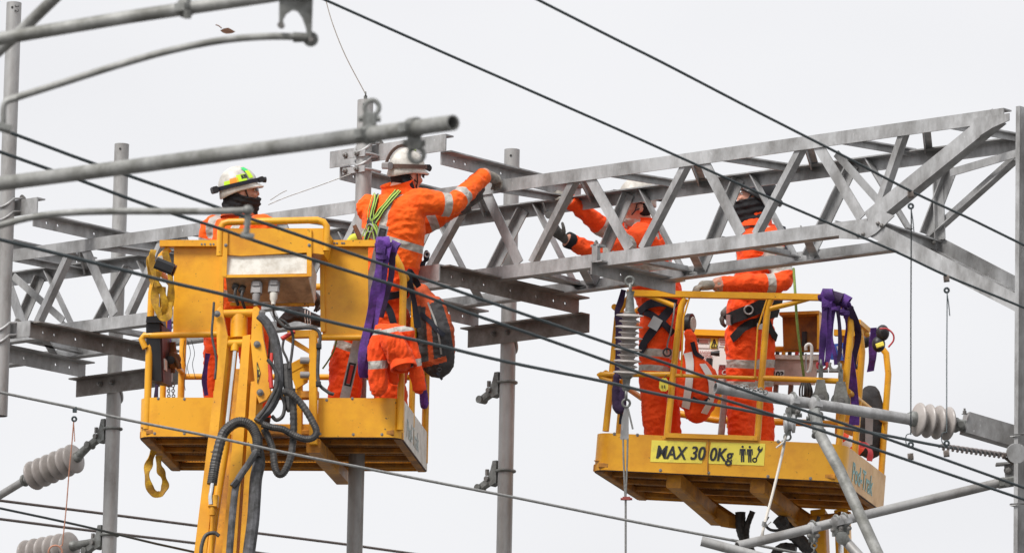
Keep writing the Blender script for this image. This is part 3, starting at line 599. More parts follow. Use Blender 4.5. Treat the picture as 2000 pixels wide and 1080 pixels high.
mb = MB(); mb.lathe(at(1645, 1050, 38.38), FWD*-1, [(0, .04), (.03, .04), (.032, .02)], 18); mb.build('hinge_boss', FORGE, tH)
mb = MB(); mb.beam(at(1950, 944, 38.98), at(1990, 938, 39.0), .06, .06, ch=.012); mb.lathe(at(1968, 944, 38.9), FWD, [(0, .018), (.16, .018)], 10); mb.build('hinge_pin', FORGE, tH)
tI = tubeR('cantilever_tube', [at(1648, 1052, 38.4), at(1690, 1098, 38.3), at(1760, 1170, 38.2)], .030, 'short grey tube running out of the bottom edge at the right')
tJ = tubeR('cantilever_tube', [at(1370, 1056, 37.9), at(1440, 1075, 37.9), at(1600, 1118, 37.9)], .030, 'open ended grey tube at the bottom edge under the right basket')
mb = MB()
for k in range(6): mb.ring(at(1590, 1056+k*9, 38.38), (FWD if k % 2 else RIGHT), .016, .005, n=12, m=6)
tag(mb.build('chain', FORGE), 'short galvanised chain hanging from the rising tube at the bottom', 'chain')
rp = thing('hand_line', 'off-white rope hanging slantwise in front of the right basket', 'rope', at(1510, 950, 38.4))
mb = MB(); mb.tube(smoothpath([at(1537, 846, 38.5), at(1533, 858, 38.5), at(1528, 885, 38.5), at(1510, 960, 38.4), at(1492, 1028, 38.3), at(1489, 1048, 38.3)], 5), .0085, 8); mb.tube(smoothpath([at(1531, 862, 38.48), at(1524, 868, 38.47), at(1516, 874, 38.47)], 3), .006, 6); mb.build('rope', ROPEW, rp)
mb = MB(); mb.tube([at(1531, 860, 38.5), at(1529, 868, 38.5)], .013, 8); mb.build('binding', WIREG, rp); mb = MB(); mb.tube([at(1493, 1018, 38.3), at(1491, 1027, 38.3)], .012, 8); mb.tube([at(1491, 1030, 38.3), at(1484, 1055, 38.3)], .005, 6); mb.tube([at(1493, 1030, 38.3), at(1506, 1018, 38.3)], .004, 6); mb.build('binding', WIREG, rp)
pu = thing('hanging_pulley', 'small galvanised pulley block hung under the pale horizontal tube', 'pulley', at(1540, 830, 38.5))
mb = MB(); mb.lathe(at(1530, 827, 38.5), RIGHT, [(0, .02), (.005, .055), (.02, .058), (.03, .04), (.045, .04), (.055, .058), (.07, .055), (.075, .02)], 20); mb.build('wheel', GALV, pu)
mb = MB(); mb.beam(at(1541, 795, 38.5), at(1539, 850, 38.5), .035, .03, up=FWD, ch=.006); mb.ring(at(1538, 853, 38.5), FWD, .02, .006); mb.build('shank', FORGE, pu)
# column lower bracket where the rising tube hangs
lb = thing('column_bracket', 'grey angle bracket strapped to the right column above the rising tube', 'bracket', at(1985, 920, 39.1))
mb = MB(); mb.beam(at(1945, 907, 39.05), at(2010, 903, 39.05), .09, .012); mb.beam(at(1962, 919, 39.05), at(2010, 916, 39.05), .012, .085); mb.build('angle', GALV, lb, smooth=False); bolt(at(1969, 918, 39.03), -FWD, .02, .02, lb)
# falling leaf
lf = MB(); c = at(442, 62, 33); pts = [(0, 0), (7, -4), (16, -5), (24, -1), (30, 3), (22, 6), (12, 7), (4, 4)]
lf.plate([at(430+x, 60+y, 33)+FWD*.01*math.sin(x*.3) for x, y in pts], FWD*.002); lf.tube([at(421, 49, 33), at(427, 51, 33), at(433, 56, 33)], .003, 5)
tag(lf.build('falling_leaf', LEAFM), 'small brown leaf drifting in the sky at the upper left', 'leaf')
# ================================================================== access platforms
YEL = mat('yellow_paint', (.80, .385, .015), .38, 0, .05, 2.5, dirt=(.62, .25, .012), dirt_amt=.32, dirt_scale=3, chips=(.10, .05, .02), chip_amt=.322, chip_scale=34, spec=.45, bump=.04, bump_scale=9)
YELW = mat('worn_yellow_paint', (.80, .36, .02), .5, 0, .10, 4, dirt=(.40, .17, .03), dirt_amt=.40, dirt_scale=5, chips=(.09, .045, .025), chip_amt=.34, chip_scale=26, spec=.4, bump=.06, bump_scale=20)
DECK = mat('dirty_orange_underside', (.72, .30, .025), .6, 0, .2, 5, dirt=(.30, .13, .03), dirt_amt=.42, dirt_scale=6, chips=(.05, .03, .02), chip_amt=.33, chip_scale=18)
RUSTE = mat('rusty_edge', (.22, .09, .03), .7, 0, .3, 12, dirt=(.06, .03, .02), dirt_amt=.5, dirt_scale=14)
CREAM = mat('offwhite_panel', (.72, .70, .64), .5, 0, .06, 8, dirt=(.45, .40, .33), dirt_amt=.32, dirt_scale=9, chips=(.2, .15, .12), chip_amt=.27, chip_scale=40)
PEACH = mat('peach_panel', (.80, .50, .22), .5, 0, .06, 5, dirt=(.60, .33, .12), dirt_amt=.36, dirt_scale=5, chips=(.16, .08, .04), chip_amt=.28, chip_scale=30)  # peach tint over the whole side panel, browner in random patches
BUFF = mat('dirty_buff_panel', (.50, .33, .20), .6, 0, .12, 10, dirt=(.25, .16, .10), dirt_amt=.36, dirt_scale=9)
STKR = mat('sign_yellow', (.90, .76, .10), .45, 0, .04, 6, dirt=(.6, .5, .12), dirt_amt=.22, dirt_scale=14)
DARK = mat('dark_print', (.03, .03, .035), .5)
TEAL = mat('teal_print', (.10, .33, .33), .5, 0, .2, 20)
RUBB = mat('black_rubber', (.018, .018, .02), .5, 0, .3, 30, dirt=(.07, .065, .06), dirt_amt=.38, dirt_scale=20, spec=.4)
SLEEVE = mat('grey_sleeve', (.13, .13, .14), .8, 0, .25, 20, dirt=(.05, .05, .05), dirt_amt=.4, dirt_scale=14, bump=.3, bump_scale=40)
CHROME = mat('piston_chrome', (.72, .72, .72), .18, 1, .03, 10)
PLAST = mat('black_plastic', (.025, .025, .028), .45, 0, .2, 12)
GREYP = mat('grey_plastic', (.28, .27, .27), .55, 0, .15, 15)
REDP = mat('red_plastic', (.55, .04, .03), .45)
PAPER = mat('document_white', (.75, .74, .72), .5, 0, .03, 20)
def wall(fr, path, z0, z1, th, name, mt, parent):
    pts = [fr.w(x, y, (z0+z1)/2) for x, y in path]; mb = MB(); nr = []
    for i in range(len(path)):
        a, b = path[max(i-1, 0)], path[min(i+1, len(path)-1)]; t = fr.x*(b[0]-a[0])+fr.y*(b[1]-a[1]); nr.append(t.cross(fr.z).normalized())
    mb.ribbon(pts, nr, z1-z0, th); return mb.build(name, mt, parent)
def arc(cx_, cy_, r, a0, a1, n=8): return [(cx_+r*math.cos(math.radians(a0+(a1-a0)*i/n)), cy_+r*math.sin(math.radians(a0+(a1-a0)*i/n))) for i in range(n+1)]
def rivets(fr, pts, n, parent, r=.007, h=.004, mt=None):
    for p in pts: bolt(p, n, r, h, parent, 'bolt', mt)
def basket_base(fr, W, D, H, parent, gap=None, rc=.10, side=None):
    fl = [(gap[0], 0), (rc, 0)] if gap else None
    if gap:
        wall(fr, [(gap[0], 0)]+list(reversed(arc(rc, rc, rc, 180, 270)))+[(0, rc+.06)], 0, H, .006, 'toe_panel', YEL, parent)
        wall(fr, [(gap[1], 0)]+arc(W-rc, rc, rc, -90, 0)+[(W, rc+.02)], 0, H, .006, 'toe_panel', YEL, parent)
    else:
        wall(fr, [(0, rc+.06)]+arc(rc, rc, rc, 180, 270)+arc(W-rc, rc, rc, -90, 0)+[(W, rc+.02)], 0, H, .006, 'toe_panel', YEL, parent)
    wall(fr, [(0, rc+.06), (0, D-.02)], 0, H, .006, 'toe_panel', YEL, parent)
    sp = wall(fr, [(W, rc+.02), (W, D)], 0, H, .006, 'toe_panel', side or CREAM, parent)
    wall(fr, [(W, D), (0, D)], 0, H, .006, 'toe_panel', YELW, parent)
    # deck: a sheet of raised mesh carried on edge channels and joists
    mb = MB(); mb.beam(fr.w(W/2, .02, .062), fr.w(W/2, D-.02, .062), W-.02, .004, up=fr.z); mb.build('deck_sheet', DECK, parent, smooth=False)
    mb = MB(); n = 84
    for i in range(n):
        x = .05+(W-.1)*i/(n-1); mb.tube([fr.w(x+(.006 if j % 2 else -.006), .04+(D-.08)*j/22, .056) for j in range(23)], .0045, 4, cap=False)
    tag(mb.build('expanded_mesh', DECK, parent), None, kind='stuff')
    for y in (.015, D*.28, D*.52, D*.76, D-.03):
        mb = MB(); mb.beam(fr.w(.05, y, .03), fr.w(W-.05, y, .03), .035, .035, up=fr.z, ch=.006); mb.build('joist', DECK, parent, smooth=False)
    for x in (.03, W-.03):
        mb = MB(); mb.beam(fr.w(x, .06, .018), fr.w(x, D-.01, .018), .06, .05, up=fr.z, ch=.006); mb.build('edge_channel', DECK, parent, smooth=False)
    mb = MB(); pth = [(0.003, D-.03)]+[(.003, rc)]+arc(rc, rc, rc-.003, 180, 270)+arc(W-rc, rc, rc-.003, -90, 0)+[(W-.003, D-.03)]
    mb.tube([fr.w(x, y, -.002) for x, y in pth], .006, 6); mb.build('bottom_edge', RUSTE, parent)
    return sp
def rail(pts, r, parent, name='guard_rail', mt=YEL, n=12, sm=0):
    mb = MB(); mb.tube(smoothpath(pts, sm) if sm else pts, r, n); return mb.build(name, mt, parent)
# ------------------------------------------------------------------ left platform
PA = math.radians(6.0)
A = Frame(at(270, 852, 40.65), V((math.cos(PA), -math.sin(PA), 0)), V((math.sin(PA), math.cos(PA), 0)), Z)
def ah(px, py, y=0.): return A.hit(px, py, y)
AW = A.loc(ah(784, 851)).x; AD_ = 1.40; AH = A.loc(ah(300, 776)).z
liftA = thing('access_platform', 'yellow work platform basket on a boom, the left one with control box facing us', 'work platform', A.w(AW/2, AD_/2, 0))
ga = (A.loc(ah(430, 800)).x, A.loc(ah(621, 800)).x)
spA = basket_base(A, AW, AD_, AH, liftA, gap=ga)
for px, py in ((302, 846), (360, 846), (638, 781), (688, 778), (625, 847), (690, 848), (746, 848), (360, 779), (309, 778)): bolt(ah(px, py, -.003), -A.y, .007, .004, liftA)
RR = .023
# front corner posts and rear ones, the same frame a basket's depth further
for y in (0.02, AD_-.03):
    f = lambda x, z: A.w(x, y, z)
    L0 = A.loc(ah(287, 700)); tz = A.loc(ah(320, 477)).z; R0 = A.loc(ah(789, 600)).x-.01
    zA = lambda py: A.loc(ah(300, py)).z
    rail([f(.05, AH*.2), f(.05, zA(700)), f(.055, zA(570)), f(.075, zA(535)), f(.11, zA(500)), f(.16, zA(484))], RR, liftA, 'corner_post')
    rail([f(R0, AH*.2), f(R0, zA(700)), f(R0, zA(545)), f(R0-.02, zA(520)), f(R0-.07, zA(492)), f(R0-.12, zA(480))], RR, liftA, 'corner_post')
    if y > 1: rail([f(.1, zA(484)), f(R0-.1, zA(484))], RR, liftA, 'top_rail'); rail([f(.05, zA(665)), f(R0, zA(665))], .02, liftA, 'mid_rail')
for y in (.62,):
    rail([A.w(R0, y, AH*.2), A.w(R0, y, zA(545))], .02, liftA, 'side_post'); rail([A.w(.05, y, AH*.2), A.w(.05, y, zA(545))], .02, liftA, 'side_post')
for x in (.05, R0):
    rail([A.w(x, .02, zA(655)), A.w(x, AD_-.03, zA(655))], .02, liftA, 'mid_rail'); rail([A.w(x+(.03 if x < 1 else -.03), .02, zA(520)), A.w(x+(.03 if x < 1 else -.03), AD_-.03, zA(520))], .02, liftA, 'top_rail')
rail([ah(284, 680), ah(276, 662), ah(282, 655), ah(300, 655), ah(440, 652)], .021, liftA, 'mid_rail')
rail([ah(628, 659), ah(720, 659)], .020, liftA, 'mid_rail'); 
for x0, x1 in ((313, 440), (640, 737)):
    mb = MB(); mb.beam(ah(x0, 476.5), ah(x1, 476.5), .06, .040, up=Z); mb.build('top_bar', YEL, liftA, smooth=False)
for x0, x1, y0, y1 in ((340, 433, 480, 652), (630, 719, 480, 656)):
    mb = MB(); c = [ah(x0, y0, .012), ah(x1, y0, .012), ah(x1, y1, .012), ah(x0+(-2 if x0 < 500 else 0), y1, .012)]; mb.plate(c, A.y*.006); mb.build('guard_panel', YEL, liftA, smooth=False)
    mb = MB(); e = x1+1 if x0 < 500 else x0-1
    mb.beam(ah(e, 472, .0), ah(e+(-3 if x0 < 500 else 2), 648, .0), .028, .03, up=A.y); mb.build('upright', YEL, liftA, smooth=False)
for px, py in ((394, 477), (400, 477), (411, 477), (417, 477), (653, 475), (658, 475), (668, 475), (672, 475)): bolt(ah(px, py, -.031), -A.y, .005, .003, liftA)
# control box: hood, white tray, sloping socket panel
cb = MB(); yc = -.28
cb.plate([ah(436, 446, yc), ah(634, 446, yc), ah(640, 452, yc), ah(632, 497, yc), ah(600, 493, yc), ah(540, 496, yc), ah(470, 500, yc), ah(440, 497, yc)], A.y*.26)
box = cb.build('control_box', YEL, liftA, smooth=False)
rail([ah(429, 500, yc), ah(431, 446, yc), ah(436, 437, yc), ah(446, 434, yc), ah(620, 430, yc), ah(632, 434, yc), ah(638, 442, yc), ah(637, 490, yc)], .022, liftA, 'hood_tube')
for x0, x1 in ((441, 438), (604, 604)):
    mb = MB(); mb.beam(ah(x0, 448, yc-.01), ah(x1, 540, yc-.012), .030, .012, up=A.y); mb.build('hood_strap', YEL, box, smooth=False); bolt(ah(x0, 479, yc-.018), -A.y, .008, .005, liftA)
mb = MB(); mb.plate([ah(443, 499, yc+.02), ah(601, 497, yc+.02), ah(601, 534, yc+.0), ah(443, 537, yc+.0)], A.y*.2); mb.build('tray', CREAM, box, smooth=False)
mb = MB(); mb.beam(ah(438, 540, yc-.005), ah(606, 538, yc-.005), .02, .018); mb.build('tray_lip', YEL, box, smooth=False)
mb = MB(); q = [ah(441, 543, yc), ah(604, 541, yc), ah(614, 592, -.06), ah(446, 589, -.06)]; mb.plate(q, A.y*.10+Z*.05); mb.build('socket_panel', BUFF, box, smooth=False)
mb = MB(); mb.plate([ah(604, 541, yc), ah(606, 500, yc+.02), ah(619, 538, -.03), ah(615, 592, -.06)], A.x*-.006); mb.build('box_side', CREAM, box, smooth=False)
mb = MB(); mb.tube([ah(450, 594, -.05), ah(614, 595, -.05)], .012, 8); mb.build('box_edge', YELW, box)
for px, py in ((461, 556), (474, 562)):
    mb = MB(); mb.lathe(ah(px, py, -.2), A.y*-1-Z*.6, [(-.01, .02), (.05, .022), (.055, .012)], 12); mb.tube(smoothpath([ah(px, py+6, -.24), ah(px-2, py+20, -.25), ah(px+4, py+40, -.2)], 4), .010, 8); mb.build('cable_gland', RUBB, box)
for px, py in ((503, 568), (537, 566)):
    mb = MB(); c = ah(px, py, -.2); mb.beam(c-A.y*.03+Z*.04, c-A.y*.05-Z*.03, .07, .05, ch=.01, up=A.y); mb.beam(c-A.y*.055+Z*.05, c-A.y*.055+Z*.02, .055, .03, up=A.y, ch=.008)
    so_ = mb.build('socket', GREYP, box); mb = MB(); mb.lathe(c-A.y*.05-Z*.03, -Z*.9-A.y*.1, [(0, .026), (.04, .024), (.06, .014), (.075, .014)], 12); mb.build('plug', CREAM if px > 520 else GREYP, box)
    mb = MB(); mb.tube(smoothpath([c-A.y*.05-Z*.1, c-A.y*.02-Z*.16, c+A.x*.03-Z*.2], 4), .007, 6); mb.build('cable', RUBB, box)
# mounting frame right of the boom head
mb = MB(); mb.beam(ah(612, 646, -.05), ah(612, 868, -.05), .05, .06, up=A.y, ch=.006); mb.build('mount_upright', YEL, liftA, smooth=False)
mb = MB(); mb.beam(ah(562, 654, -.05), ah(621, 652, -.05), .05, .048, up=Z, ch=.006); mb.build('mount_top', YEL, liftA, smooth=False)
mb = MB(); mb.plate([ah(548, 657, -.03), ah(566, 657, -.03), ah(606, 682, -.03), ah(604, 690, -.03)], A.y*.04); mb.build('mount_gusset', YEL, liftA, smooth=False)
mb = MB(); mb.beam(ah(584, 720, .02), ah(584, 850, .02), .045, .05, up=A.y, ch=.006); mb.beam(ah(566, 722, .0), ah(597, 706, .0), .05, .06, ch=.006); mb.build('mount_upright', YEL, liftA, smooth=False)
mb = MB(); mb.plate([ah(568, 730, -.02), ah(582, 707, -.02), ah(604, 705, -.02), ah(600, 745, -.02), ah(578, 760, -.02)], A.y*.03); mb.build('pivot_plate', YEL, liftA, smooth=False)
for px, py in ((596, 704), (596, 732)):
    mb = MB(); mb.lathe(ah(px, py, -.06), A.x, [(-.03, .022), (.03, .022)], 10); mb.build('pivot_bush', GREYP, liftA)
mb = MB(); mb.beam(ah(418, 772, .03), ah(622, 772, .03), .07, .05, ch=.008); mb.build('mount_beam', YELW, liftA, smooth=False)
mb = MB(); mb.beam(ah(425, 838, .04), ah(622, 838, .04), .06, .06, ch=.008); mb.build('mount_beam', YELW, liftA, smooth=False)
for x0, x1 in ((425, 470), (612, 672)):
    mb = MB(); a, b = ah(x0, 870, -.02), A.w(A.loc(ah(x0, 870)).x+.02, AD_-.1, -.06); mb.beam(a, b, .09, .09, up=Z, ch=.008); mb.build('mount_arm', YELW, liftA, smooth=False)
# boom head: fork cheeks, pins, cylinder, box sections
def bm(px, py, y=0.): return at(px, py, 40.25-max(0, py-600)/480*.55+y)
def slab(pts, th, name, mt, par, y=0.):
    mb = MB(); mb.plate([bm(px, py, y) for px, py in pts], A.y*th); return mb.build(name, mt, par, smooth=False)
head = slab([(422, 612), (425, 602), (431, 598), (435, 603), (438, 625), (444, 655), (440, 672), (428, 700), (424, 690), (423, 650)], .05, 'fork_cheek', YEL, liftA)
head2 = slab([(493, 608), (495, 600), (501, 597), (506, 602), (510, 625), (514, 661), (522, 702), (526, 740), (528, 768), (520, 780), (506, 787), (500, 769), (494, 712), (490, 672)], .05, 'fork_cheek', YEL, liftA, -.02)
for (px0, py0), (px1, py1), r in (((432, 613), (497, 611), .026), ((443, 671), (494, 669), .026)):
    mb = MB(); mb.tube([bm(px0-12, py0, .03), bm(px1+10, py1, .03)], r*.7, 14); mb.tube([bm(px0, py0, .03), bm(px1, py1, .03)], r, 16); mb.build('hinge_pin', YEL, liftA)
for px, py in ((424, 613), (512, 611), (502, 672), (508, 766)):
    bolt(bm(px, py, -.03), -A.y+A.x*.2, .016, .012, liftA)
mb = MB(); mb.tube([bm(467, 618, .06), bm(466, 662, .06)], .054, 18); mb.build('hinge_boss', YEL, liftA)
def sect(pts4, th, name, mt=YEL):    # box section: left/right edge at top and bottom
    (a, b), (c, d) = pts4; mb = MB(); p = [bm(*a), bm(*b), bm(*d), bm(*c)]; mb.hexa([p[0], p[1], p[2], p[3]]+[q_+A.y*th+A.x*.03 for q_ in p]); return mb.build(name, mt, liftA, smooth=False)
sect([((431, 657), (445, 655)), ((358, 1250), (386, 1250))], .12, 'boom_section')
sect([((474, 656), (489, 653)), ((417, 1250), (450, 1250))], .10, 'boom_section')
sect([((490, 745), (503, 743)), ((456, 1250), (472, 1250))], .08, 'boom_section')
mb = MB(); mb.plate([bm(450, 720, .30), bm(478, 720, .30), bm(432, 1250, .30), bm(392, 1250, .30)], A.y*.04); mb.build('boom_web', YELW, liftA, smooth=False)
for pts4 in (((430, 742), (385, 1060)), ):
    pass
mb = MB(); mb.tube([bm(459, 672, .03), bm(458, 686, .03)], .026, 14); mb.build('rod_end', YEL, liftA); mb = MB(); mb.tube([bm(459, 684, .03), bm(441, 852, .03)], .0185, 18); mb.build('piston_rod', CHROME, liftA)
mb = MB(); mb.tube([bm(443, 848, .03), bm(418, 1010, .03), bm(404, 1120, .03), bm(388, 1240, .03)], .030, 16); mb.build('cylinder', YEL, liftA)
mb = MB(); mb.beam(bm(418, 968, -.05), bm(416, 990, -.05), .06, .05, up=A.y, ch=.006); mb.lathe(bm(415, 990, -.05), -Z, [(0, .02), (.05, .02), (.055, .012), (.4, .012)], 10); mb.build('port_block', YEL, liftA)
mb = MB(); mb.plate([bm(502, 707, -.024), bm(508, 728, -.024), bm(503, 748, -.024)], A.y*-.001); w_ = mb.build('warning_label', STKR, head2, smooth=False)
mb = MB()
for a, b in (((502, 707), (508, 728)), ((508, 728), (503, 748)), ((503, 748), (502, 707))): mb.tube([bm(*a, -.026), bm(*b, -.026)], .0022, 5)
mb.tube([bm(504, 722, -.027), bm(504.5, 736, -.027)], .004, 5); mb.build('warning_print', DARK, head2)
def hose(pts, r, name='hose', mt=RUBB, y=-.1, n=10, ribs=False, sub=7):
    q = smoothpath([bm(px, py, y+(p[2] if len(p) > 2 else 0)) for p in pts for px, py in [p[:2]]], sub)
    if isinstance(r, (list, tuple)):
        k = len(q); rr_ = [r[min(len(r)-1, int(i/k*len(r)))] for i in range(k)]
    else: rr_ = [r]*len(q)
    if ribs: q2, r2 = [], []; 
    mb = MB()
    if ribs:      # spiral wrap: swell the tube in steps
        Q = smoothpath(q, 3); mb.tube(Q, [r*(1+.07*((i % 4) < 2)) for i in range(len(Q))], n)
    else: mb.tube(q, rr_, n)
    return mb.build(name, mt, liftA, ang=30)
hose([(507, 616), (522, 632), (535, 660), (543, 700), (545, 740), (540, 770), (528, 795), (512, 812), (503, 824)], .030, mt=SLEEVE)
hose([(414, 945), (417, 925), (422, 897), (434, 852), (450, 832), (468, 824), (488, 830), (500, 848), (503, 868), (501, 892)], .031, ribs=True, y=-.16)
hose([(512, 828), (530, 834), (552, 838), (575, 850), (596, 857), (612, 854), (618, 843), (612, 826), (592, 793), (570, 770), (552, 764)], .021, ribs=True, y=-.2)
hose([(516, 838), (526, 858), (533, 880), (537, 912), (545, 926), (556, 920), (568, 890), (573, 850), (573, 800), (570, 760)], .022, ribs=True, y=-.14)
hose([(560, 712), (562, 745), (566, 790), (570, 800)], .032, mt=RUBB, y=-.08)
hose([(523, 702), (537, 722), (541, 750), (528, 780), (516, 800), (504, 816)], .012, y=-.17)
hose([(548, 768), (556, 790), (552, 812), (540, 820), (531, 812)], .012, y=-.1)
hose([(500, 868), (506, 900), (500, 935), (497, 980), (494, 1020), (486, 1080), (478, 1150), (470, 1240)], .040, mt=SLEEVE, y=-.12)
hose([(500, 882), (486, 905), (472, 925), (462, 945), (456, 985), (448, 1080), (440, 1200)], .022, mt=SLEEVE, y=-.2)
hose([(415, 944), (413, 958), (411, 970), (412, 985)], .014, mt=CHROME, y=-.18)
hose([(392, 1090), (394, 1065), (402, 1045), (418, 1040), (428, 1046)], .012, y=-.2)
hose([(418, 590), (416, 620), (414, 655), (422, 700), (420, 740)], .008, y=-.1)
hose([(545, 622), (560, 632), (572, 655), (570, 690), (565, 720)], .009, y=-.12)
hose([(538, 620), (560, 640), (590, 640), (615, 642), (625, 655), (622, 690), (622, 745), (640, 765), (652, 770)], .011, y=-.16)
hose([(556, 655), (552, 680), (560, 700), (565, 718)], .008, y=-.1)
for px, py in ((623, 676), (622, 750)):
    mb = MB(); mb.beam(bm(px-5, py, -.17), bm(px+5, py, -.17), .03, .035, ch=.006); mb.build('cable_tie', PLAST, liftA)
mb = MB(); mb.beam(bm(454, 950, -.22), bm(464, 938, -.22), .04, .04, ch=.008); mb.build('hose_clamp', PLAST, liftA)
mb = MB(); mb.tube([bm(527, 745, -.1), bm(531, 690, -.1)], .012, 10); mb.tube([bm(527, 712, -.12), bm(530, 758, -.12)], .014, 10); mb.build('release_handle', REDP, liftA)
mb = MB(); mb.tube([bm(550, 662, -.1), bm(570, 650, -.1), bm(576, 648, -.1)], [.016, .013, .013], 10); mb.build('release_grip', REDP, liftA)
mb = MB(); mb.tube([bm(533, 660, .05), bm(531, 700, .05)], .026, 12); mb.build('spring_cover', PLAST, liftA)
text_obj('Pod-Trak', .17, A.w(AW+.004, .24, .045), A.y, A.z, mat('faded_teal_print', (.45, .53, .52), .5, 0, .3, 25), spA, 'side_lettering', .002, bold=.0)
# ------------------------------------------------------------------ right platform (tilted a little)
PB = math.radians(14.8); TB = math.radians(3.9)
bx_ = V((math.cos(PB), -math.sin(PB), 0)); by_ = V((math.sin(PB), math.cos(PB), 0))
bxt = bx_*math.cos(TB)-Z*math.sin(TB); bzt = Z*math.cos(TB)+bx_*math.sin(TB)
B = Frame(at(1154, 916, 42.0), bxt, by_, bzt)
def bh(px, py, y=0.): return B.hit(px, py, y)
BW = B.loc(bh(1645, 935)).x; BD_ = 1.34; BH = B.loc(bh(1200, 846)).z
liftB = thing('access_platform', 'yellow work platform basket, the right one with a MAX 300Kg sign', 'work platform', B.w(BW/2, BD_/2, 0))
spB = basket_base(B, BW, BD_, BH, liftB, rc=.12, side=PEACH)
zB = lambda px, py, y=0.: B.loc(bh(px, py, y)).z
mb = MB(); mb.beam(bh(1300, 850, -.012), bh(1480, 856, -.012), .03, .03, up=B.z); mb.build('kick_strip', YEL, liftB, smooth=False)
for px, py in ((1200, 847), (1245, 849), (1385, 852), (1520, 862), (1384, 923), (1290, 918), (1500, 930), (1583, 934)): bolt(bh(px, py, -.004), -B.y, .008, .004, liftB)
mb = MB(); mb.beam(bh(1384, 850, -.008), bh(1382, 924, -.008), .006, .010, up=B.y); mb.build('panel_seam', YELW, liftB, smooth=False)
def fpost(pts, y=0., r=.022, name='post'):
    return rail([bh(px, py, y) for px, py in pts], r, liftB, name)
fpost([(1302, 858), (1316, 720), (1327, 625), (1331, 598), (1338, 583)], .01)
fpost([(1479, 862), (1487, 747), (1497, 620), (1500, 599), (1508, 578)], .01)
fpost([(1183, 842), (1196, 720), (1206, 620), (1214, 600), (1230, 580)], .06)
fpost([(1638, 872), (1652, 747), (1662, 644), (1661, 625), (1654, 606), (1644, 594)], .06)
fpost([(1258, 574), (1290, 586), (1318, 598)], .01, .017, 'diagonal_rail'); fpost([(1504, 603), (1545, 593), (1580, 583)], .01, .017, 'diagonal_rail')
mb = MB(); mb.beam(bh(1226, 573, .01), bh(1646, 582, .01), .05, .040, up=B.z); mb.build('top_rail', YEL, liftB, smooth=False)
rail([bh(1196, 745, .04), bh(1180, 740, .04), bh(1174, 734, .04), bh(1184, 731, .03), bh(1310, 731, .01)], .019, liftB, 'mid_rail', sm=4)
rail([bh(1318, 733, .01), bh(1480, 738, .01)], .012, liftB, 'gate_rail'); rail([bh(1487, 738, .01), bh(1636, 744, .01), bh(1650, 752, .03)], .019, liftB, 'mid_rail')
rail([bh(1347, 580, .0), bh(1335, 620, -.01), bh(1330, 735, -.01)], .006, liftB, 'gate_link'); rail([bh(1498, 585, -.01), bh(1480, 640, -.02), bh(1474, 738, -.01)], .006, liftB, 'gate_link')
# right side
sx = BW-.02
def bxh(px, py): return B.hitx(px, py, sx)
zr = lambda f: AH+0
for y, ztop in ((.42, 0), (BD_-.04, 0)):
    zz = zB(1640, 600)
    rail([B.w(sx, y, BH*.2), B.w(sx-.005, y, zz-.22), B.w(sx-.03, y, zz-.08), B.w(sx-.10, y, zz-.005)], .022, liftB, 'post')
    rail([B.w(.06, y, BH*.2), B.w(.065, y, zz-.15), B.w(.09, y, zz-.03), B.w(.13, y, zz)], .022, liftB, 'post')
zz = zB(1640, 600); zm = zB(1600, 744)
rail([B.w(sx-.05, .06, zz-.05), B.w(sx-.05, BD_*.55, zz-.05)], .02, liftB, 'top_rail'); rail([B.w(sx, .06, zm-.05), B.w(sx, BD_-.04, zm-.05)], .019, liftB, 'mid_rail')
rail([B.w(.05, .06, zz-.05), B.w(.05, BD_-.04, zz-.05)], .02, liftB, 'top_rail'); rail([B.w(.03, .06, zm), B.w(.03, BD_-.04, zm)], .019, liftB, 'mid_rail')
mb = MB(); mb.beam(B.w(sx-.03, .30, zz-.04), B.w(sx-.03, .62, zz-.04), .05, .03, up=B.z); mb.build('latch_bar', YEL, liftB, smooth=False)
# far side: panels, control console, rail
yb = BD_-.03
def bpl(x0, x1, y0, y1, y, name, mt, th=.01, par=liftB):
    mb = MB(); c = [bh(x0, y0, y), bh(x1, y0+(x1-x0)*.035, y), bh(x1-(y1-y0)*.06, y1+(x1-x0)*.035, y), bh(x0-(y1-y0)*.06, y1, y)]; mb.plate(c, B.y*th); return mb.build(name, mt, par, smooth=False)
pn = bpl(1350, 1426, 646, 818, yb, 'guard_panel', YEL, .008)
mb = MB(); mb.beam(bh(1345, 649, yb-.02), bh(1428, 652, yb-.02), .05, .04); mb.build('panel_cap', YEL, liftB, smooth=False)
bpl(1642, 1690, 650, 850, yb, 'guard_panel', YEL, .008)
mb = MB(); mb.beam(bh(1630, 650, yb-.02), bh(1692, 652, yb-.02), .05, .04); mb.build('panel_cap', YEL, liftB, smooth=False)
rail([bh(1280, 800, yb), bh(1400, 820, yb), bh(1470, 822, yb), bh(1700, 830, yb)], .024, liftB, 'mid_rail'); rail([bh(1425, 835, yb), bh(1432, 690, yb), bh(1436, 672, yb)], .022, liftB, 'post')
rail([bh(1416, 680, yb-.2), bh(1440, 682, yb-.2), bh(1600, 682, yb-.22)], .021, liftB, 'console_rail')
doc = bpl(1356, 1424, 660, 742, yb-.006, 'notice_sheet', PAPER, .002)
for (x0, x1, y0, y1, mt) in ((1358, 1385, 661, 670, PAPER), (1388, 1402, 660, 680, STKR), (1358, 1386, 672, 679, PAPER), (1358, 1388, 683, 705, PAPER), (1404, 1420, 660, 677, PAPER), (1404, 1422, 681, 722, PAPER), (1404, 1420, 712, 734, REDP)):
    bpl(x0, x1, y0, y1, yb-.012, 'notice', mt, .002, pn)
NB = bxt
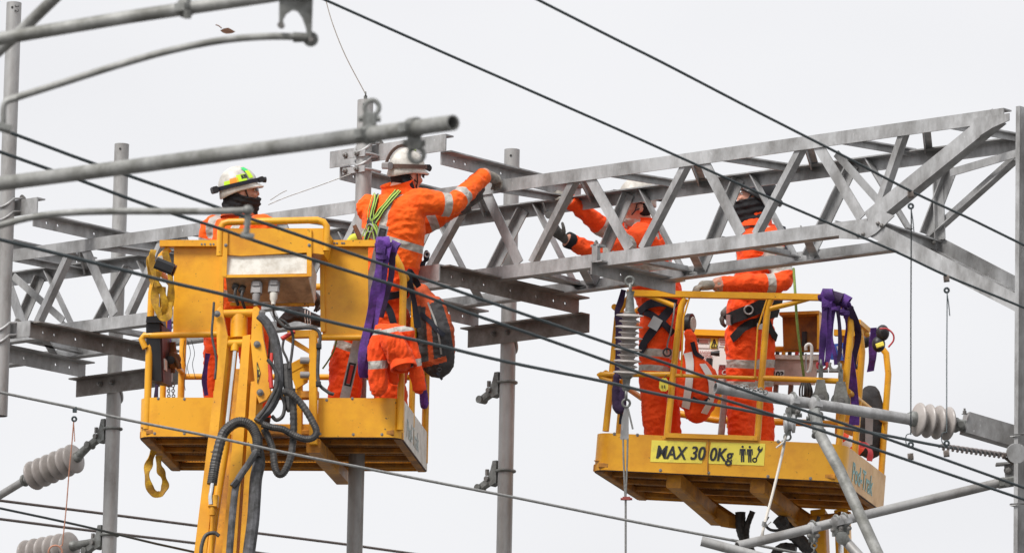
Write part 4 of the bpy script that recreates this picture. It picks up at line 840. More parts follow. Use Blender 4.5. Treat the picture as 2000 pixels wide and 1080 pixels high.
def btext(txt, px, py, size, mt, par, y, shear=0, bold=0, sx_=1, name='lettering'):
    o = text_obj(txt, size, bh(px, py, y), B.x, B.z, mt, par, name, .001, shear, bold)
    if sx_ != 1: o.data.transform(Matrix.Diagonal((sx_, 1, 1, 1)))
    return o
REDINK = mat('red_print', (.45, .12, .10), .5)
for i, t in enumerate(('DANGER OF', 'PASSING', 'TRAFFIC')): btext(t, 1360+(3 if i else 0), 690+i*6.2, .026, REDINK, pn, yb-.016, name='notice_lettering')
btext('!', 1393, 676, .045, DARK, pn, yb-.016, bold=.002, name='notice_lettering'); btext('H', 1359, 668, .03, DARK, pn, yb-.016, bold=.002, name='notice_lettering')
for i in range(3):
    mb = MB(); mb.beam(bh(1366, 664+i*2.2, yb-.016), bh(1383, 664.4+i*2.2, yb-.016), .003, .003); mb.beam(bh(1406, 664+i*4, yb-.016), bh(1418, 664.4+i*4, yb-.016), .003, .003); mb.build('notice_print', REDINK, pn, smooth=False)
mb = MB()
for a, b in (((1389, 678), (1395, 662)), ((1395, 662), (1401, 678)), ((1401, 678), (1389, 678))): mb.tube([bh(*a, yb-.016), bh(*b, yb-.016)], .003, 4)
mb.build('notice_print', DARK, pn)
btext('CC', 1408, 731, .05, PAPER, pn, yb-.016, shear=.3, bold=.001, name='notice_lettering')
mb = MB(); mb.beam(bh(1386, 700, yb-.12), bh(1383, 745, yb-.12), .04, .05, up=B.y, ch=.01); mb.lathe(bh(1388, 690, yb-.12), RIGHT, [(0, .012), (.05, .02), (.06, .02)], 12); tag(mb.build('switch_lever', PLAST, liftB), None)
# console
cs = MB(); y0 = yb-.28
cs.plate([bh(1528, 618, y0), bh(1602, 614, y0), bh(1601, 682, y0), bh(1530, 682, y0)], B.y*.03); con = cs.build('console', mat('console_ochre', (.42, .17, .02), .5, 0, .12, 6, dirt=(.2, .09, .03), dirt_amt=.35, dirt_scale=7), liftB, smooth=False)
mb = MB(); mb.beam(bh(1526, 616, y0-.03), bh(1604, 613, y0-.03), .14, .02); mb.build('console_roof', YELW, con, smooth=False)
mb = MB(); mb.beam(bh(1602, 614, y0-.03), bh(1601, 684, y0-.03), .014, .12, up=B.y); mb.build('console_side', YEL, con, smooth=False)
mb = MB(); mb.beam(bh(1571, 648, y0-.02), bh(1571, 676, y0-.02), .035, .025, up=B.y, ch=.01); mb.build('console_grip', PLAST, con)
tr = MB(); tr.hexa([bh(1508, 694, y0-.16), bh(1600, 696, y0-.16), bh(1588, 752, y0-.16), bh(1510, 750, y0-.16)]+[bh(1508, 694, y0+.1), bh(1604, 692, y0+.1), bh(1592, 752, y0+.1), bh(1510, 752, y0+.1)]); con2 = tr.build('control_panel', mat('faded_pink_grey', (.52, .38, .34), .6, 0, .1, 8, dirt=(.33, .24, .2), dirt_amt=.35, dirt_scale=8), liftB, smooth=False)
bpl(1508, 1602, 692, 700, y0-.18, 'control_lip', CREAM, .02, con2)
for px, m_ in ((1518, PLAST), (1530, YEL), (1542, PLAST), (1556, REDP), (1566, PLAST)):
    mb = MB(); mb.lathe(bh(px, 696, y0-.05), B.z, [(0, .014), (.03, .014), (.032, .008)], 10); mb.build('control_knob', m_, con2)
lbl = bpl(1511, 1532, 722, 738, y0-.165, 'number_label', PAPER, .002, con2); btext('103', 1507, 736, .055, DARK, con2, y0-.17, bold=.002, name='number')
for px in (1516, 1545):
    mb = MB(); mb.beam(bh(px, 752, y0), bh(px-2, 780, y0), .03, .03, up=B.y); mb.build('console_leg', GREYP, liftB, smooth=False)
# sign MAX 300Kg with two figures and a spanner
sg = MB(); ys = -.005
sg.plate([bh(1273, 859, ys), bh(1380, 863, ys), bh(1371, 904.5, ys), bh(1270, 901.5, ys)], -B.y*.0015); sign = sg.build('load_sign', STKR, liftB, smooth=False)
sg = MB(); sg.plate([bh(1389, 863, ys), bh(1495, 866, ys), bh(1492, 909, ys), bh(1382, 905, ys)], -B.y*.0015); sg.build('load_sign', STKR, liftB, smooth=False)
for dx in (-.55, .55):
    btext('MAX', 1280+dx, 894, .122, DARK, sign, ys-.004-.0004*dx, shear=.12, bold=.0012, sx_=.77, name='sign_lettering'); btext('30', 1347+dx, 896.5, .125, DARK, sign, ys-.004-.0004*dx, shear=.12, bold=.0012, sx_=.80, name='sign_lettering')
    btext('0Kg', 1384.5+dx, 898.5, .122, DARK, sign, ys-.004-.0004*dx, shear=.12, bold=.0012, sx_=.80, name='sign_lettering')
btext('.', 1426, 899, .08, DARK, sign, ys-.004, name='sign_lettering')
def man(px, py):
    k = .28
    mb = MB(); P = lambda x, y: bh(px+x*k, py+y*k, ys-.002)
    mb.plate([P(10*math.cos(t)*.85, -46+10*math.sin(t)*.85) for t in [i*math.pi/6 for i in range(12)]], -B.y*.002)
    mb.plate([P(*q) for q in ((-20, -32), (20, -32), (22, 10), (16, 10), (14, -18), (12, -18), (12, 60), (2, 60), (1, 15), (-1, 15), (-2, 60), (-12, 60), (-12, -18), (-14, -18), (-16, 10), (-22, 10))], -B.y*.002)
    mb.build('sign_figure', DARK, sign, smooth=False)
man(1450.5, 885); man(1464.5, 885.5)
mb = MB(); P = lambda x, y: bh(1480+x, 887+y, ys-.002)
mb.ring(P(-6, 11), B.y, .013, .005, n=14, m=4); mb.plate([P(-4.5, 8), P(2, -5), P(-1, -10), P(1, -15), P(4, -17), P(3, -12), P(6, -10), P(9, -15), P(10, -10), P(7, -5), P(4, -3), P(-2, 9)], -B.y*.002); mb.build('sign_spanner', DARK, sign, smooth=False)
text_obj('Pod-Trak', .175, B.w(BW+.004, .26, .055), B.y, B.z, TEAL, spB, 'side_lettering', .002, bold=-.003)
text_obj('Pod-Trak', .175, B.w(BW+.0035, .265, .05), B.y, B.z, mat('pale_teal_print', (.38, .52, .48), .5), spB, 'side_lettering', .002, bold=.004)
# arms, boom head and hoses under the right platform
def arm(p0, p1, y0_, y1_, w, h, name='mount_arm', mt=YELW):
    mb = MB(); mb.beam(bh(*p0, y0_), bh(*p1, y1_), w, h, up=B.z, ch=.008); return mb.build(name, mt, liftB, smooth=False)
arm((1316, 938), (1402, 1012), .1, 1.15, .10, .10); arm((1480, 948), (1560, 1016), .1, 1.15, .10, .10)
for pts in ([(1336, 962), (1352, 958), (1424, 1005), (1424, 1030), (1408, 1028)], [(1500, 972), (1518, 968), (1580, 1010), (1578, 1034), (1562, 1030)]):
    mb = MB(); mb.plate([bh(px, py, .95) for px, py in pts], B.y*.05+B.x*.05); mb.build('arm_cheek', YELW, liftB, smooth=False)
for px, w in ((1600, .10), (1645, .09)):
    mb = MB(); mb.beam(bh(px, 1000, .9), bh(px+12, 1290, .7), w, .12, up=B.y, ch=.01); mb.build('boom_section', YEL, liftB, smooth=False)
mb = MB(); mb.tube([bh(1585, 1018, .85), bh(1662, 1010, .85)], .04, 14); mb.build('hinge_pin', YELW, liftB)
mb = MB(); mb.tube([bh(1641, 1000, .75), bh(1645, 1180, .65)], .018, 12); mb.build('piston_rod', CHROME, liftB)
def bhose(pts, r, y, name='hose', ribs=True):
    q = smoothpath([bh(px, py, y) for px, py in pts], 8); mb = MB(); mb.tube(q, [r*(1+(.07 if ribs and (i % 3) == 0 else 0)) for i in range(len(q))], 10); mb.build(name, RUBB, liftB, ang=30)
bhose([(1446, 1000), (1447, 1030), (1455, 1055), (1470, 1085), (1500, 1130)], .035, 1.0); bhose([(1470, 998), (1460, 1025), (1458, 1050), (1465, 1080)], .02, 1.0)
bhose([(1520, 1012), (1540, 1035), (1560, 1052), (1580, 1075), (1600, 1110)], .045, .8); bhose([(1555, 1070), (1530, 1068), (1515, 1080), (1508, 1100)], .03, .8)
bhose([(1500, 1008), (1494, 1022), (1505, 1034), (1525, 1034), (1538, 1022), (1534, 1010)], .010, .5, ribs=False); bhose([(1582, 1018), (1594, 1020), (1600, 1008)], .012, .5, ribs=False)
# ================================================================== the workers
def hivis(name, col, tape=(.50, .48, .44), dirt=(.45, .06, .012), dirt_amt=.34):
    m_, n, l, b = nodes_of(name)
    g = n.new('ShaderNodeNewGeometry')
    t = n.new('ShaderNodeTexNoise'); t.inputs['Scale'].default_value = 6; t.inputs['Detail'].default_value = 6; l.new(g.outputs['Position'], t.inputs['Vector'])
    r = n.new('ShaderNodeValToRGB'); e = r.color_ramp.elements; e[0].position = dirt_amt-.12; e[0].color = (*dirt, 1); e[1].position = dirt_amt+.1; e[1].color = (*col, 1); l.new(t.outputs['Fac'], r.inputs[0])
    a = n.new('ShaderNodeAttribute'); a.attribute_name = 'tape'
    mr = n.new('ShaderNodeMapRange'); mr.inputs['From Min'].default_value = -.0010; mr.inputs['From Max'].default_value = -.0035; l.new(a.outputs['Fac'], mr.inputs['Value'])
    t2 = n.new('ShaderNodeTexNoise'); t2.inputs['Scale'].default_value = 30; l.new(g.outputs['Position'], t2.inputs['Vector'])
    r2 = n.new('ShaderNodeValToRGB'); e = r2.color_ramp.elements; e[0].position = .3; e[0].color = (*[c*.75 for c in tape], 1); e[1].position = .7; e[1].color = (*tape, 1); l.new(t2.outputs['Fac'], r2.inputs[0])
    mx_ = n.new('ShaderNodeMixRGB'); l.new(mr.outputs[0], mx_.inputs[0]); l.new(r.outputs[0], mx_.inputs[1]); l.new(r2.outputs[0], mx_.inputs[2]); l.new(mx_.outputs[0], b.inputs['Base Color'])
    rg = n.new('ShaderNodeMapRange'); rg.inputs['To Min'].default_value = .78; rg.inputs['To Max'].default_value = .42; l.new(mr.outputs[0], rg.inputs['Value']); l.new(rg.outputs[0], b.inputs['Roughness'])
    b.inputs['Specular IOR Level'].default_value = .3; b.inputs['Sheen Weight'].default_value = .08
    t3 = n.new('ShaderNodeTexNoise'); t3.inputs['Scale'].default_value = 26; t3.inputs['Detail'].default_value = 5; t3.inputs['Distortion'].default_value = .8; l.new(g.outputs['Position'], t3.inputs['Vector'])
    bp = n.new('ShaderNodeBump'); bp.inputs['Strength'].default_value = .45; bp.inputs['Distance'].default_value = .02; l.new(t3.outputs['Fac'], bp.inputs['Height']); l.new(bp.outputs[0], b.inputs['Normal'])
    return m_
OR_BRIGHT = hivis('hivis_orange', (.95, .125, .006), dirt=(.86, .085, .005), dirt_amt=.36)
OR_RED = hivis('hivis_red_orange', (.93, .082, .007), dirt=(.80, .056, .006), dirt_amt=.40)
SKIN = mat('skin', (.56, .27, .19), .5, 0, .08, 20, spec=.35)
BLACKF = mat('black_fabric', (.012, .012, .014), .85, 0, .3, 25, bump=.4, bump_scale=40)
NAVY = mat('navy_webbing', (.015, .018, .03), .7, 0, .2, 40)
GLOVEW = mat('pale_work_glove', (.52, .49, .44), .8, 0, .12, 20, dirt=(.22, .20, .17), dirt_amt=.45, dirt_scale=14)
GLOVED = mat('grey_work_glove', (.20, .185, .17), .8, 0, .2, 20, dirt=(.08, .075, .07), dirt_amt=.45, dirt_scale=14)
HELM = mat('helmet_white', (.66, .63, .58), .4, 0, .05, 8, dirt=(.40, .37, .33), dirt_amt=.38, dirt_scale=12, spec=.45)
HELMD = mat('helmet_black', (.02, .02, .022), .4, 0, .1, 8)
LENS = mat('glasses_lens', (.05, .05, .06), .08, 0, .05, 8, spec=.6)
LIME = mat('lime_sticker', (.55, .85, .03), .45); GREENS = mat('green_sticker', (.05, .55, .16), .45); ORS = mat('orange_sticker', (.9, .30, .02), .45)
WEBG = mat('lime_webbing', (.33, .50, .10), .75, 0, .15, 40); BUCK = mat('buckle_steel', (.5, .5, .5), .35, .9)
STRAPB = mat('brown_strap', (.12, .075, .06), .8, 0, .2, 40)
def remesh(mb, voxel, smooth=3, name='tmp'):
    me = bpy.data.meshes.new(name); me.from_pydata([tuple(p) for p in mb.v], [], mb.f); me.update()
    o = bpy.data.objects.new(name, me); COL.objects.link(o)
    md = o.modifiers.new('r', 'REMESH'); md.mode = 'VOXEL'; md.voxel_size = voxel
    if smooth: m2 = o.modifiers.new('s', 'SMOOTH'); m2.iterations = smooth; m2.factor = .5
    dg = bpy.context.evaluated_depsgraph_get(); dg.update(); out = bpy.data.meshes.new_from_object(o.evaluated_get(dg)); bpy.data.objects.remove(o)
    return out
def finish(me, name, mats, parent, region=None, bands=None, wr=0., seed=0., wscale=1., keep=None, hang=False):
    """displace folds, give each face its material, write the tape attribute"""
    bm = bmesh.new(); bm.from_mesh(me); bm.normal_update()
    if wr:
        for v in bm.verts:
            if keep and keep(v.co): continue
            p = v.co*wscale
            q = V((p.x*14+seed, p.y*10, p.z*3.5)) if hang else V((p.x*7+seed, p.y*7, p.z*11)); f = noise.noise(q)*.5+(abs(noise.noise(q*1.9+V((3, 1, 7))))-.25)*-1.0+(abs(noise.noise(q*3.6+V((1, 5, 2))))-.25)*-.55
            v.co += v.normal*wr*f
    for v in bm.verts: pass
    bm.to_mesh(me); bm.free()
    me.materials.clear()
    for q in mats: me.materials.append(q)
    if region: me.polygons.foreach_set('material_index', [region(p.center) for p in me.polygons])
    at_ = me.attributes.new('tape', 'FLOAT', 'POINT')
    at_.data.foreach_set('value', [min([b(v.co) for b in bands]) if bands else 1. for v in me.vertices])
    me.polygons.foreach_set('use_smooth', [True]*len(me.polygons))
    c = V((0, 0, 0))
    for v in me.vertices: c += v.co
    c /= len(me.vertices); bv = BVHTree.FromPolygons([v.co.copy() for v in me.vertices], [tuple(p.vertices) for p in me.polygons])
    me.transform(Matrix.Translation(-c)); me.update(); me.name = name
    return put(name, me, c, parent), bv
def band(a, b, s, hw, rmax=.2):
    d = (b-a).normalized()
    def f(v):
        q = v-a; t = q.dot(d); return abs(t-s)-hw if (q-d*t).length < rmax and -.03 < t < (b-a).length+.03 else 1.
    return f
def onto(bv, px, py, off=.006):
    r = ray(px, py).normalized(); h = bv.ray_cast(CAM, r)
    if h[0] is None: return None, None
    n_ = h[1] if h[1].dot(r) < 0 else -h[1]
    return h[0]+n_*off, n_
def strap(bv, pts, w, name, mt, parent, off=.008, th=.004, n=5):
    """webbing that lies on the figure where these picture points fall"""
    pp = smoothpath([V((x, y, 0)) for x, y in pts], n); P, Nn = [], []
    for q in pp:
        p, nn = onto(bv, q.x, q.y, off)
        if p is not None: P.append(p); Nn.append(nn)
    for k in range(2): P = [P[0]]+[(P[i-1]+P[i]*2+P[i+1])/4 for i in range(1, len(P)-1)]+[P[-1]]; Nn = [Nn[0]]+[(Nn[i-1]+Nn[i]*2+Nn[i+1]).normalized() for i in range(1, len(Nn)-1)]+[Nn[-1]]
    P = [p+nn*off*.6 for p, nn in zip(P, Nn)]
    mb = MB(); mb.ribbon(P, Nn, w, th); return mb.build(name, mt, parent)
def limb(mb, pts, rs, n=14, sub=4, ell=None, up=None):
    q = smoothpath(pts, sub); k = len(q)-1; rr_ = []; ee = []
    for i in range(len(q)):
        t = i/k*(len(pts)-1); j = min(int(t), len(pts)-2); f = t-j; rr_.append(rs[j]+(rs[j+1]-rs[j])*f)
        if ell: ee.append(ell[j]+(ell[j+1]-ell[j])*f)
    mb.tube(q, rr_, n, ell=ee or None, up=up)
    mb.ball(q[0], rr_[0], rr_[0], rr_[0], n=12, k=8) if not ell else None
    mb.ball(q[-1], rr_[-1], rr_[-1], rr_[-1], n=12, k=8) if not ell else None
def head_shape(mb, c, hf, hu):
    hf = hf.normalized(); hl = hf.cross(hu).normalized(); hu = hl.cross(hf).normalized()
    mb.ball(c+hu*.02, .078, .098, .105, hl, hf, hu, 20, 14); mb.ball(c-hu*.055+hf*.02, .060, .075, .075, hl, hf, hu)
    mb.ball(c-hu*.095+hf*.055, .032, .03, .028, hl, hf, hu, 12, 8)                       # chin
    mb.ball(c-hu*.02+hf*.102, .014, .020, .028, hl, hf, hu, 12, 8); mb.ball(c-hu*.032+hf*.113, .013, .013, .011, hl, hf, hu, 10, 8)   # nose
    mb.ball(c-hu*.062+hf*.088, .026, .012, .012, hl, hf, hu, 12, 8)                      # lips
    mb.ball(c+hu*.022+hf*.088, .055, .014, .012, hl, hf, hu, 12, 8)                      # brow
    for s_ in (1, -1):
        mb.ball(c-hu*.01-hf*.008+hl*.082*s_, .010, .020, .034, hl, hf, hu, 12, 10); mb.ball(c-hu*.03+hf*.075+hl*.045*s_, .024, .02, .022, hl, hf, hu, 12, 8)
    limb(mb, [c-hu*.07-hf*.015, c-hu*.17-hf*.045], [.058, .066])
    return hf, hu, hl
def eyes(c, hf, hu, hl, parent):
    for s_ in (1, -1):
        mb = MB(); mb.ball(c+hf*.084+hl*.031*s_, .013, .012, .009, hl, hf, hu, 12, 8); e_ = mb.build('eye', PAPER, parent)
        mb = MB(); mb.ball(c+hf*.0945+hl*.031*s_, .005, .003, .005, hl, hf, hu, 8, 6); mb.build('iris', DARK, e_)
def glasses(c, hf, hu, hl, parent, frame=PLAST):
    mb = MB()
    for s_ in (1, -1): mb.tube([c+hf*.115+hl*.006*s_+hu*.012, c+hf*.112+hl*.05*s_+hu*.014, c+hf*.085+hl*.078*s_+hu*.012, c-hf*.01+hl*.086*s_+hu*.01], .0035, 6)
    g_ = mb.build('safety_glasses', frame, parent); mb = MB()
    for s_ in (1, -1):
        pts = [c+hf*.118+hl*.004*s_+hu*.012, c+hf*.116+hl*.045*s_+hu*.014, c+hf*.092+hl*.072*s_+hu*.012, c+hf*.090+hl*.070*s_-hu*.02, c+hf*.110+hl*.045*s_-hu*.026, c+hf*.116+hl*.012*s_-hu*.018]
        mb.plate(pts, hf*.002)
    mb.build('lens', LENS, g_, smooth=False)
def helmet(c, hf, hu, hl, parent, mt, stickers=(), lampband=None, a=.128, b=.108, h=.138, back=.0):
    """shell with crown ridge, rim and peak; c = middle of the rim"""
    def pt(az, el, o=0.): return c+hf*((a+o)*math.cos(el)*math.cos(az))+hl*((b+o)*math.cos(el)*math.sin(az))+hu*((h+o)*math.sin(el))
    mb = MB(); n, k = 40, 12; vs = []; fs = []
    for i in range(k+1):
        el = (i/k)*math.radians(88)
        for j in range(n):
            az = 2*math.pi*j/n; rid = .007*math.exp(-((math.sin(az)*math.cos(el)*b/.03)**2))*(1 if el > .35 else el/.35)
            vs.append(pt(az, el, rid))
    base = len(vs)
    for i in range(k): fs += [(i*n+j, i*n+(j+1) % n, (i+1)*n+(j+1) % n, (i+1)*n+j) for j in range(n)]
    fs.append(tuple(range(k*n, (k+1)*n)))
    r0 = len(vs)                                              # rim: flares out, longer at the front
    for (f_, dz) in ((1.0, 0.), (1.0, -.012), (.97, -.020), (.93, -.018)):
        for j in range(n):
            az = 2*math.pi*j/n; pk = max(0, math.cos(az))**3; bk = max(0, -math.cos(az))**2
            o = (.007+.030*pk)*(1 if dz < -.005 else .2)*(f_ if dz > -.019 else .85)
            vs.append(c+hf*((a+o)*f_*math.cos(az))+hl*((b+o*.8)*f_*math.sin(az))+hu*(dz-.012*pk*(dz < -.005)-.026*bk*(dz < -.005)))
    fs += [((j+1) % n, j, r0+j, r0+(j+1) % n) for j in range(n)]
    for i in range(3): fs += [(r0+i*n+(j+1) % n, r0+i*n+j, r0+(i+1)*n+j, r0+(i+1)*n+(j+1) % n) for j in range(n)]
    fs.append(tuple(r0+3*n+j for j in range(n)))
    mb.add(vs, fs); H = mb.build('helmet', mt, parent, ang=50)
    for az0, az1, e0, e1, m_ in stickers:
        mb = MB(); A0, A1, E0, E1 = [math.radians(q) for q in (az0, az1, e0, e1)]; vs, fs = [], []
        for i in range(5):
            for j in range(5): vs.append(pt(A0+(A1-A0)*j/4, E0+(E1-E0)*i/4, .009))
        for i in range(4): fs += [(i*5+j, i*5+j+1, i*5+j+6, i*5+j+5) for j in range(4)]
        mb.add(vs, fs); mb.build('sticker', m_, H)
    if lampband:
        mb = MB(); mb.ribbon([pt(2*math.pi*j/48, .16, .010) for j in range(49)], [hf*math.cos(2*math.pi*j/48)+hl*math.sin(2*math.pi*j/48) for j in range(49)], .026, .004); lb_ = mb.build('lamp_strap', lampband, parent)
        mb = MB(); p = pt(0, .14, .028); mb.beam(p-hl*.03, p+hl*.03, .035, .036, up=hu, ch=.008); mb.lathe(p+hf*.012-hu*.004, hf-hu*.25, [(0, .018), (.022, .019), (.024, .015)], 14); mb.build('head_lamp', PLAST, lb_)
        mb = MB(); p = pt(math.pi, .14, .03); mb.beam(p-hl*.035, p+hl*.035, .04, .045, up=hu, ch=.008); mb.build('battery_pack', PLAST if lampband is not STRAPB else GREYP, lb_)
    # chin straps
    mb = MB()
    for s_ in (1, -1): mb.tube([c+hl*(b-.02)*s_+hf*.02, c+hl*.082*s_+hf*.03-hu*.08, c+hf*.06-hu*.165], .005, 6); mb.tube([c+hl*(b-.03)*s_-hf*.07, c+hl*.085*s_-hf*.02-hu*.05, c+hl*.082*s_+hf*.03-hu*.08], .005, 6)
    mb.build('chin_strap', PLAST, parent); return H
def glove(w, d, nrm, thumb, mt, parent, curl=.8, L_=.19, spread=.12):
    """w wrist, d towards the fingers, nrm the way the palm faces, thumb the thumb's side"""
    d = d.normalized(); nrm = (nrm-d*nrm.dot(d)).normalized(); th = (thumb-d*thumb.dot(d)-nrm*thumb.dot(nrm)).normalized(); k = L_/.19
    mb = MB(); pal = w+d*.055*k
    mb.tube([w-d*.03*k, w+d*.005*k, w+d*.045*k, w+d*.085*k, w+d*.10*k], [.030*k, .030*k, .034*k, .033*k, .022*k], 14, ell=[1.1, 1.15, 1.35, 1.35, 1.4], up=th)
    for i, (off, ln) in enumerate(((.033, .92), (.011, 1.0), (-.011, .94), (-.032, .76))):
        b0 = w+d*.085*k+th*off*k; dd = (d+th*off*spread*8).normalized(); p = [b0-d*.01*k, b0]; ang = .15
        for seg, cf in ((.042, .75), (.028, 1.0), (.022, .8)):
            ang += curl*cf*.85; p.append(p[-1]+(dd*math.cos(ang-curl*.5)+nrm*math.sin(ang-curl*.5))*seg*ln*k)
        mb.tube(p, [.0115*k, .0115*k, .0105*k, .0095*k, .0085*k], 10); mb.ball(p[-1], .0085*k, .0085*k, .0085*k, n=10, k=6)
    t0 = w+d*.03*k+th*.03*k; p = [t0, t0+(th*.8+d*.5+nrm*.2).normalized()*.035*k]; p.append(p[-1]+(th*.35+d*.75+nrm*.5).normalized()*.032*k); p.append(p[-1]+(th*-.1+d*.75+nrm*.7).normalized()*.026*k)
    mb.tube(p, [.015*k, .014*k, .0125*k, .0105*k], 10); mb.ball(p[-1], .0105*k, .0105*k, .0105*k, n=10, k=6)
    me = remesh(mb, .005, 2); o, _ = finish(me, 'glove', [mt], parent); return o
def boots(mb, ankle, fwd): 
    f = V((fwd.x, fwd.y, 0)).normalized(); mb.tube([ankle+Z*.1, ankle, ankle-Z*.05], [.06, .058, .06], 12); mb.tube([ankle-f*.07-Z*.05, ankle+f*.02-Z*.045, ankle+f*.12-Z*.06, ankle+f*.19-Z*.065], [.045, .055, .05, .035], 12)
# a common builder: torso from pelvis to neck, two arms, two legs and the head, one continuous surface
def body(J, voxel=.009):
    mb = MB(); lat = J['lat'].normalized()
    pel, wst, che, nk = J['pelvis'], J['waist'], J['chest'], J['neck']
    hem = J.get('hem', 0.)
    k = J.get('bulk', 1.)
    q = smoothpath([pel-Z*.05, pel+Z*.06, wst, che, (che*.45+nk*.55), nk], 4)
    rr_ = [.13, .145+hem*.3, .145+hem, .15, .115, .062]; ee = [1.25, 1.27, 1.22, 1.35, 1.5, 1.05]
    rs, es = [], []
    for i in range(len(q)):
        t = i/(len(q)-1)*5; j = min(int(t), 4); f = t-j; rs.append((rr_[j]+(rr_[j+1]-rr_[j])*f)*k); es.append(ee[j]+(ee[j+1]-ee[j])*f)
    mb.tube(q, rs, 24, ell=es, up=lat)
    for s_ in ('r', 'l'):
        sh, el, wr = J['arm_'+s_]
        limb(mb, [che*.25+sh*.75+Z*.01, sh, (sh+el)/2, el, (el+wr)/2, wr], [.085*k, .082*k, .070*k, .062*k, .056*k, .046*k], 16)
        hp, kn_, ank = J['leg_'+s_]
        kl = J.get('legs', k); limb(mb, [pel*.5+hp*.5, hp, (hp+kn_)/2, kn_, (kn_+ank)/2, ank], [.115*kl, .112*kl, .100*kl, .088*kl, .084*kl, .074*kl], 16)
        boots(mb, ank, J['face'])
    limb(mb, [nk-Z*.03, nk+(J['head']-nk)*.5], [.075, .066])
    hf, hu, hl = head_shape(mb, J['head'], J['hf'], J['hu'])
    return remesh(mb, voxel, 4), (hf, hu, hl)
def segdist(v, a, b):
    d = b-a; t = max(0, min(1, (v-a).dot(d)/d.length_squared)); return (v-a-d*t).length
def region_fn(J, hu, extra=None, balaclava=False):
    nk, hd = J['neck'], J['head']; hx = (hd-nk).normalized()
    ar, al = J['arm_r'], J['arm_l']; lr, ll = J['leg_r'], J['leg_l']
    wl = min(lr[2].z, ll[2].z)
    def f(v):
        if (v-hd).length < .16 and (v-hd).dot(hu) > -.085: return 1
        if v.z < wl+.045: return 2
        pv = (v-J['waist']); 
        for arm_ in (ar, al):
            d = (arm_[2]-arm_[1]).normalized()
            if (v-arm_[2]).length < .12 and (v-arm_[2]).dot(d) > -.012: return 1
        if v.z < J.get('hemz', J['pelvis'].z) and min(segdist(v, *ar[1:]), segdist(v, *al[1:])) > .085: return 3
        return 0
    return f
def worker(label, J, jacket, trousers, bands=(), wr=.015, seed=0.):
    me, (hf, hu, hl) = body(J); foot = V(((J['leg_r'][2].x+J['leg_l'][2].x)/2, (J['leg_r'][2].y+J['leg_l'][2].y)/2, min(J['leg_r'][2].z, J['leg_l'][2].z)-.1))
    o = thing('person', label, 'person', foot, 'workers in orange')
    reg = region_fn(J, hu)
    keep = lambda v: (v-J['head']).length < .17 and (v-J['head']).dot(hu) > -.09
    bd, bv = finish(me, 'body', [jacket, SKIN, PLAST, trousers], o, reg, list(bands), wr, seed, keep=keep)
    eyes(J['head'], hf, hu, hl, bd)
    return o, bd, bv, hf, hu, hl
def gaiter(J, hu, hf, o, lo, hi, mt, r0=.095, r1=.088, name='neck_gaiter', fw=.0, ell=1.0):
    """tube of cloth round neck and jaw with folds"""
    hd = J['head']; nk = J['neck']; a = nk+(hd-nk)*lo; b = hd+hu*hi+hf*fw; mb = MB(); n = 7
    pts = [a+(b-a)*i/n for i in range(n+1)]; mb.tube(pts, [r0+(r1-r0)*i/n+(.007 if i % 2 else -.003) for i in range(n+1)], 20, ell=[ell]*(n+1), up=hf); me = remesh(mb, .008, 2); g_, _ = finish(me, name, [mt], o, None, None, .008, 3.); return g_
def collar(J, o, mt, r=.105, h=.06, lean=V((0, 0, 0))):
    nk = J['neck']; mb = MB(); mb.tube([nk-Z*.035-lean*.02, nk+Z*.0, nk+Z*h*.6+lean*.015, nk+Z*h+lean*.03], [r*1.12, r*1.05, r, r*1.06], 24, cap=False)
    mb.tube([nk+Z*h+lean*.03, nk+Z*h*.6+lean*.015, nk-Z*.0], [r*1.05, r*.93, r*.9], 24, cap=False); return mb.build('collar', mt, o)
def cuff(w, d, mt, o, r=.052, L_=.05):
    mb = MB(); d = d.normalized(); mb.lathe(w-d*L_*.6, d, [(0, r*.95), (L_*.3, r), (L_*.8, r*1.03), (L_, r*.98), (L_, r*.7), (L_*.5, r*.7)], 18); return mb.build('cuff', mt, o)
# ---- worker in the left basket, left
D1 = 41.15
p = lambda px, py, d=0.: at(px, py, D1+d)
t1 = (FWD*.62+RIGHT*.75); lt1 = t1.cross(Z).normalized()
fz = A.w(0, 0, .062).z
def ground_(q, z): return V((q.x, q.y, z+.10))
c1 = p(466, 500)
J1 = dict(lat=lt1, face=t1, pelvis=p(462, 610), waist=p(464, 545), chest=p(463, 462), neck=p(466, 415), head=p(470, 378, -.02), hf=RIGHT*.93+FWD*.25+UP*.22, hu=UP*.96-RIGHT*.22,
          arm_r=(p(516, 446, -.10), p(545, 520, -.02), p(590, 560, .05)), arm_l=(p(414, 447, .08), p(402, 520, .10), p(440, 555, .35)),
          leg_r=(p(492, 640), p(500, 740), ground_(p(505, 850), fz)), leg_l=(p(432, 640, .05), p(424, 740, .03), ground_(p(420, 850), fz)), hemz=p(462, 655).z)
def torso_tape(J, offs, hw=.026, zlo=None, ztop=None, side=None):
    lat = J['lat'].normalized(); ax = (J['chest']-J['pelvis']).normalized()
    def f(v):
        if zlo and v.z < zlo: return 1.
        q = v-J['waist']; q = q-ax*q.dot(ax); x = q.dot(lat); return min(abs(x-o)-hw for o in offs)
    return f
def limit(f, J):       # torso tapes stay off the arms and the head
    def g_(v):
        if min(segdist(v, *J['arm_r'][1:]), segdist(v, *J['arm_l'][1:])) < .09: return 1.
        for s_ in ('arm_r', 'arm_l'):
            a, b = J[s_][0], J[s_][1]; d = b-a
            if (v-a).dot(d)/d.length_squared > .22 and segdist(v, a, b) < .11: return 1.
        return f(v)
    return g_
def arm_bands(J, s_, *ss):
    out = []
    for seg, s0, hw in ss: out.append(band(J['arm_'+s_][seg], J['arm_'+s_][seg+1], s0, hw, .12))
    return out
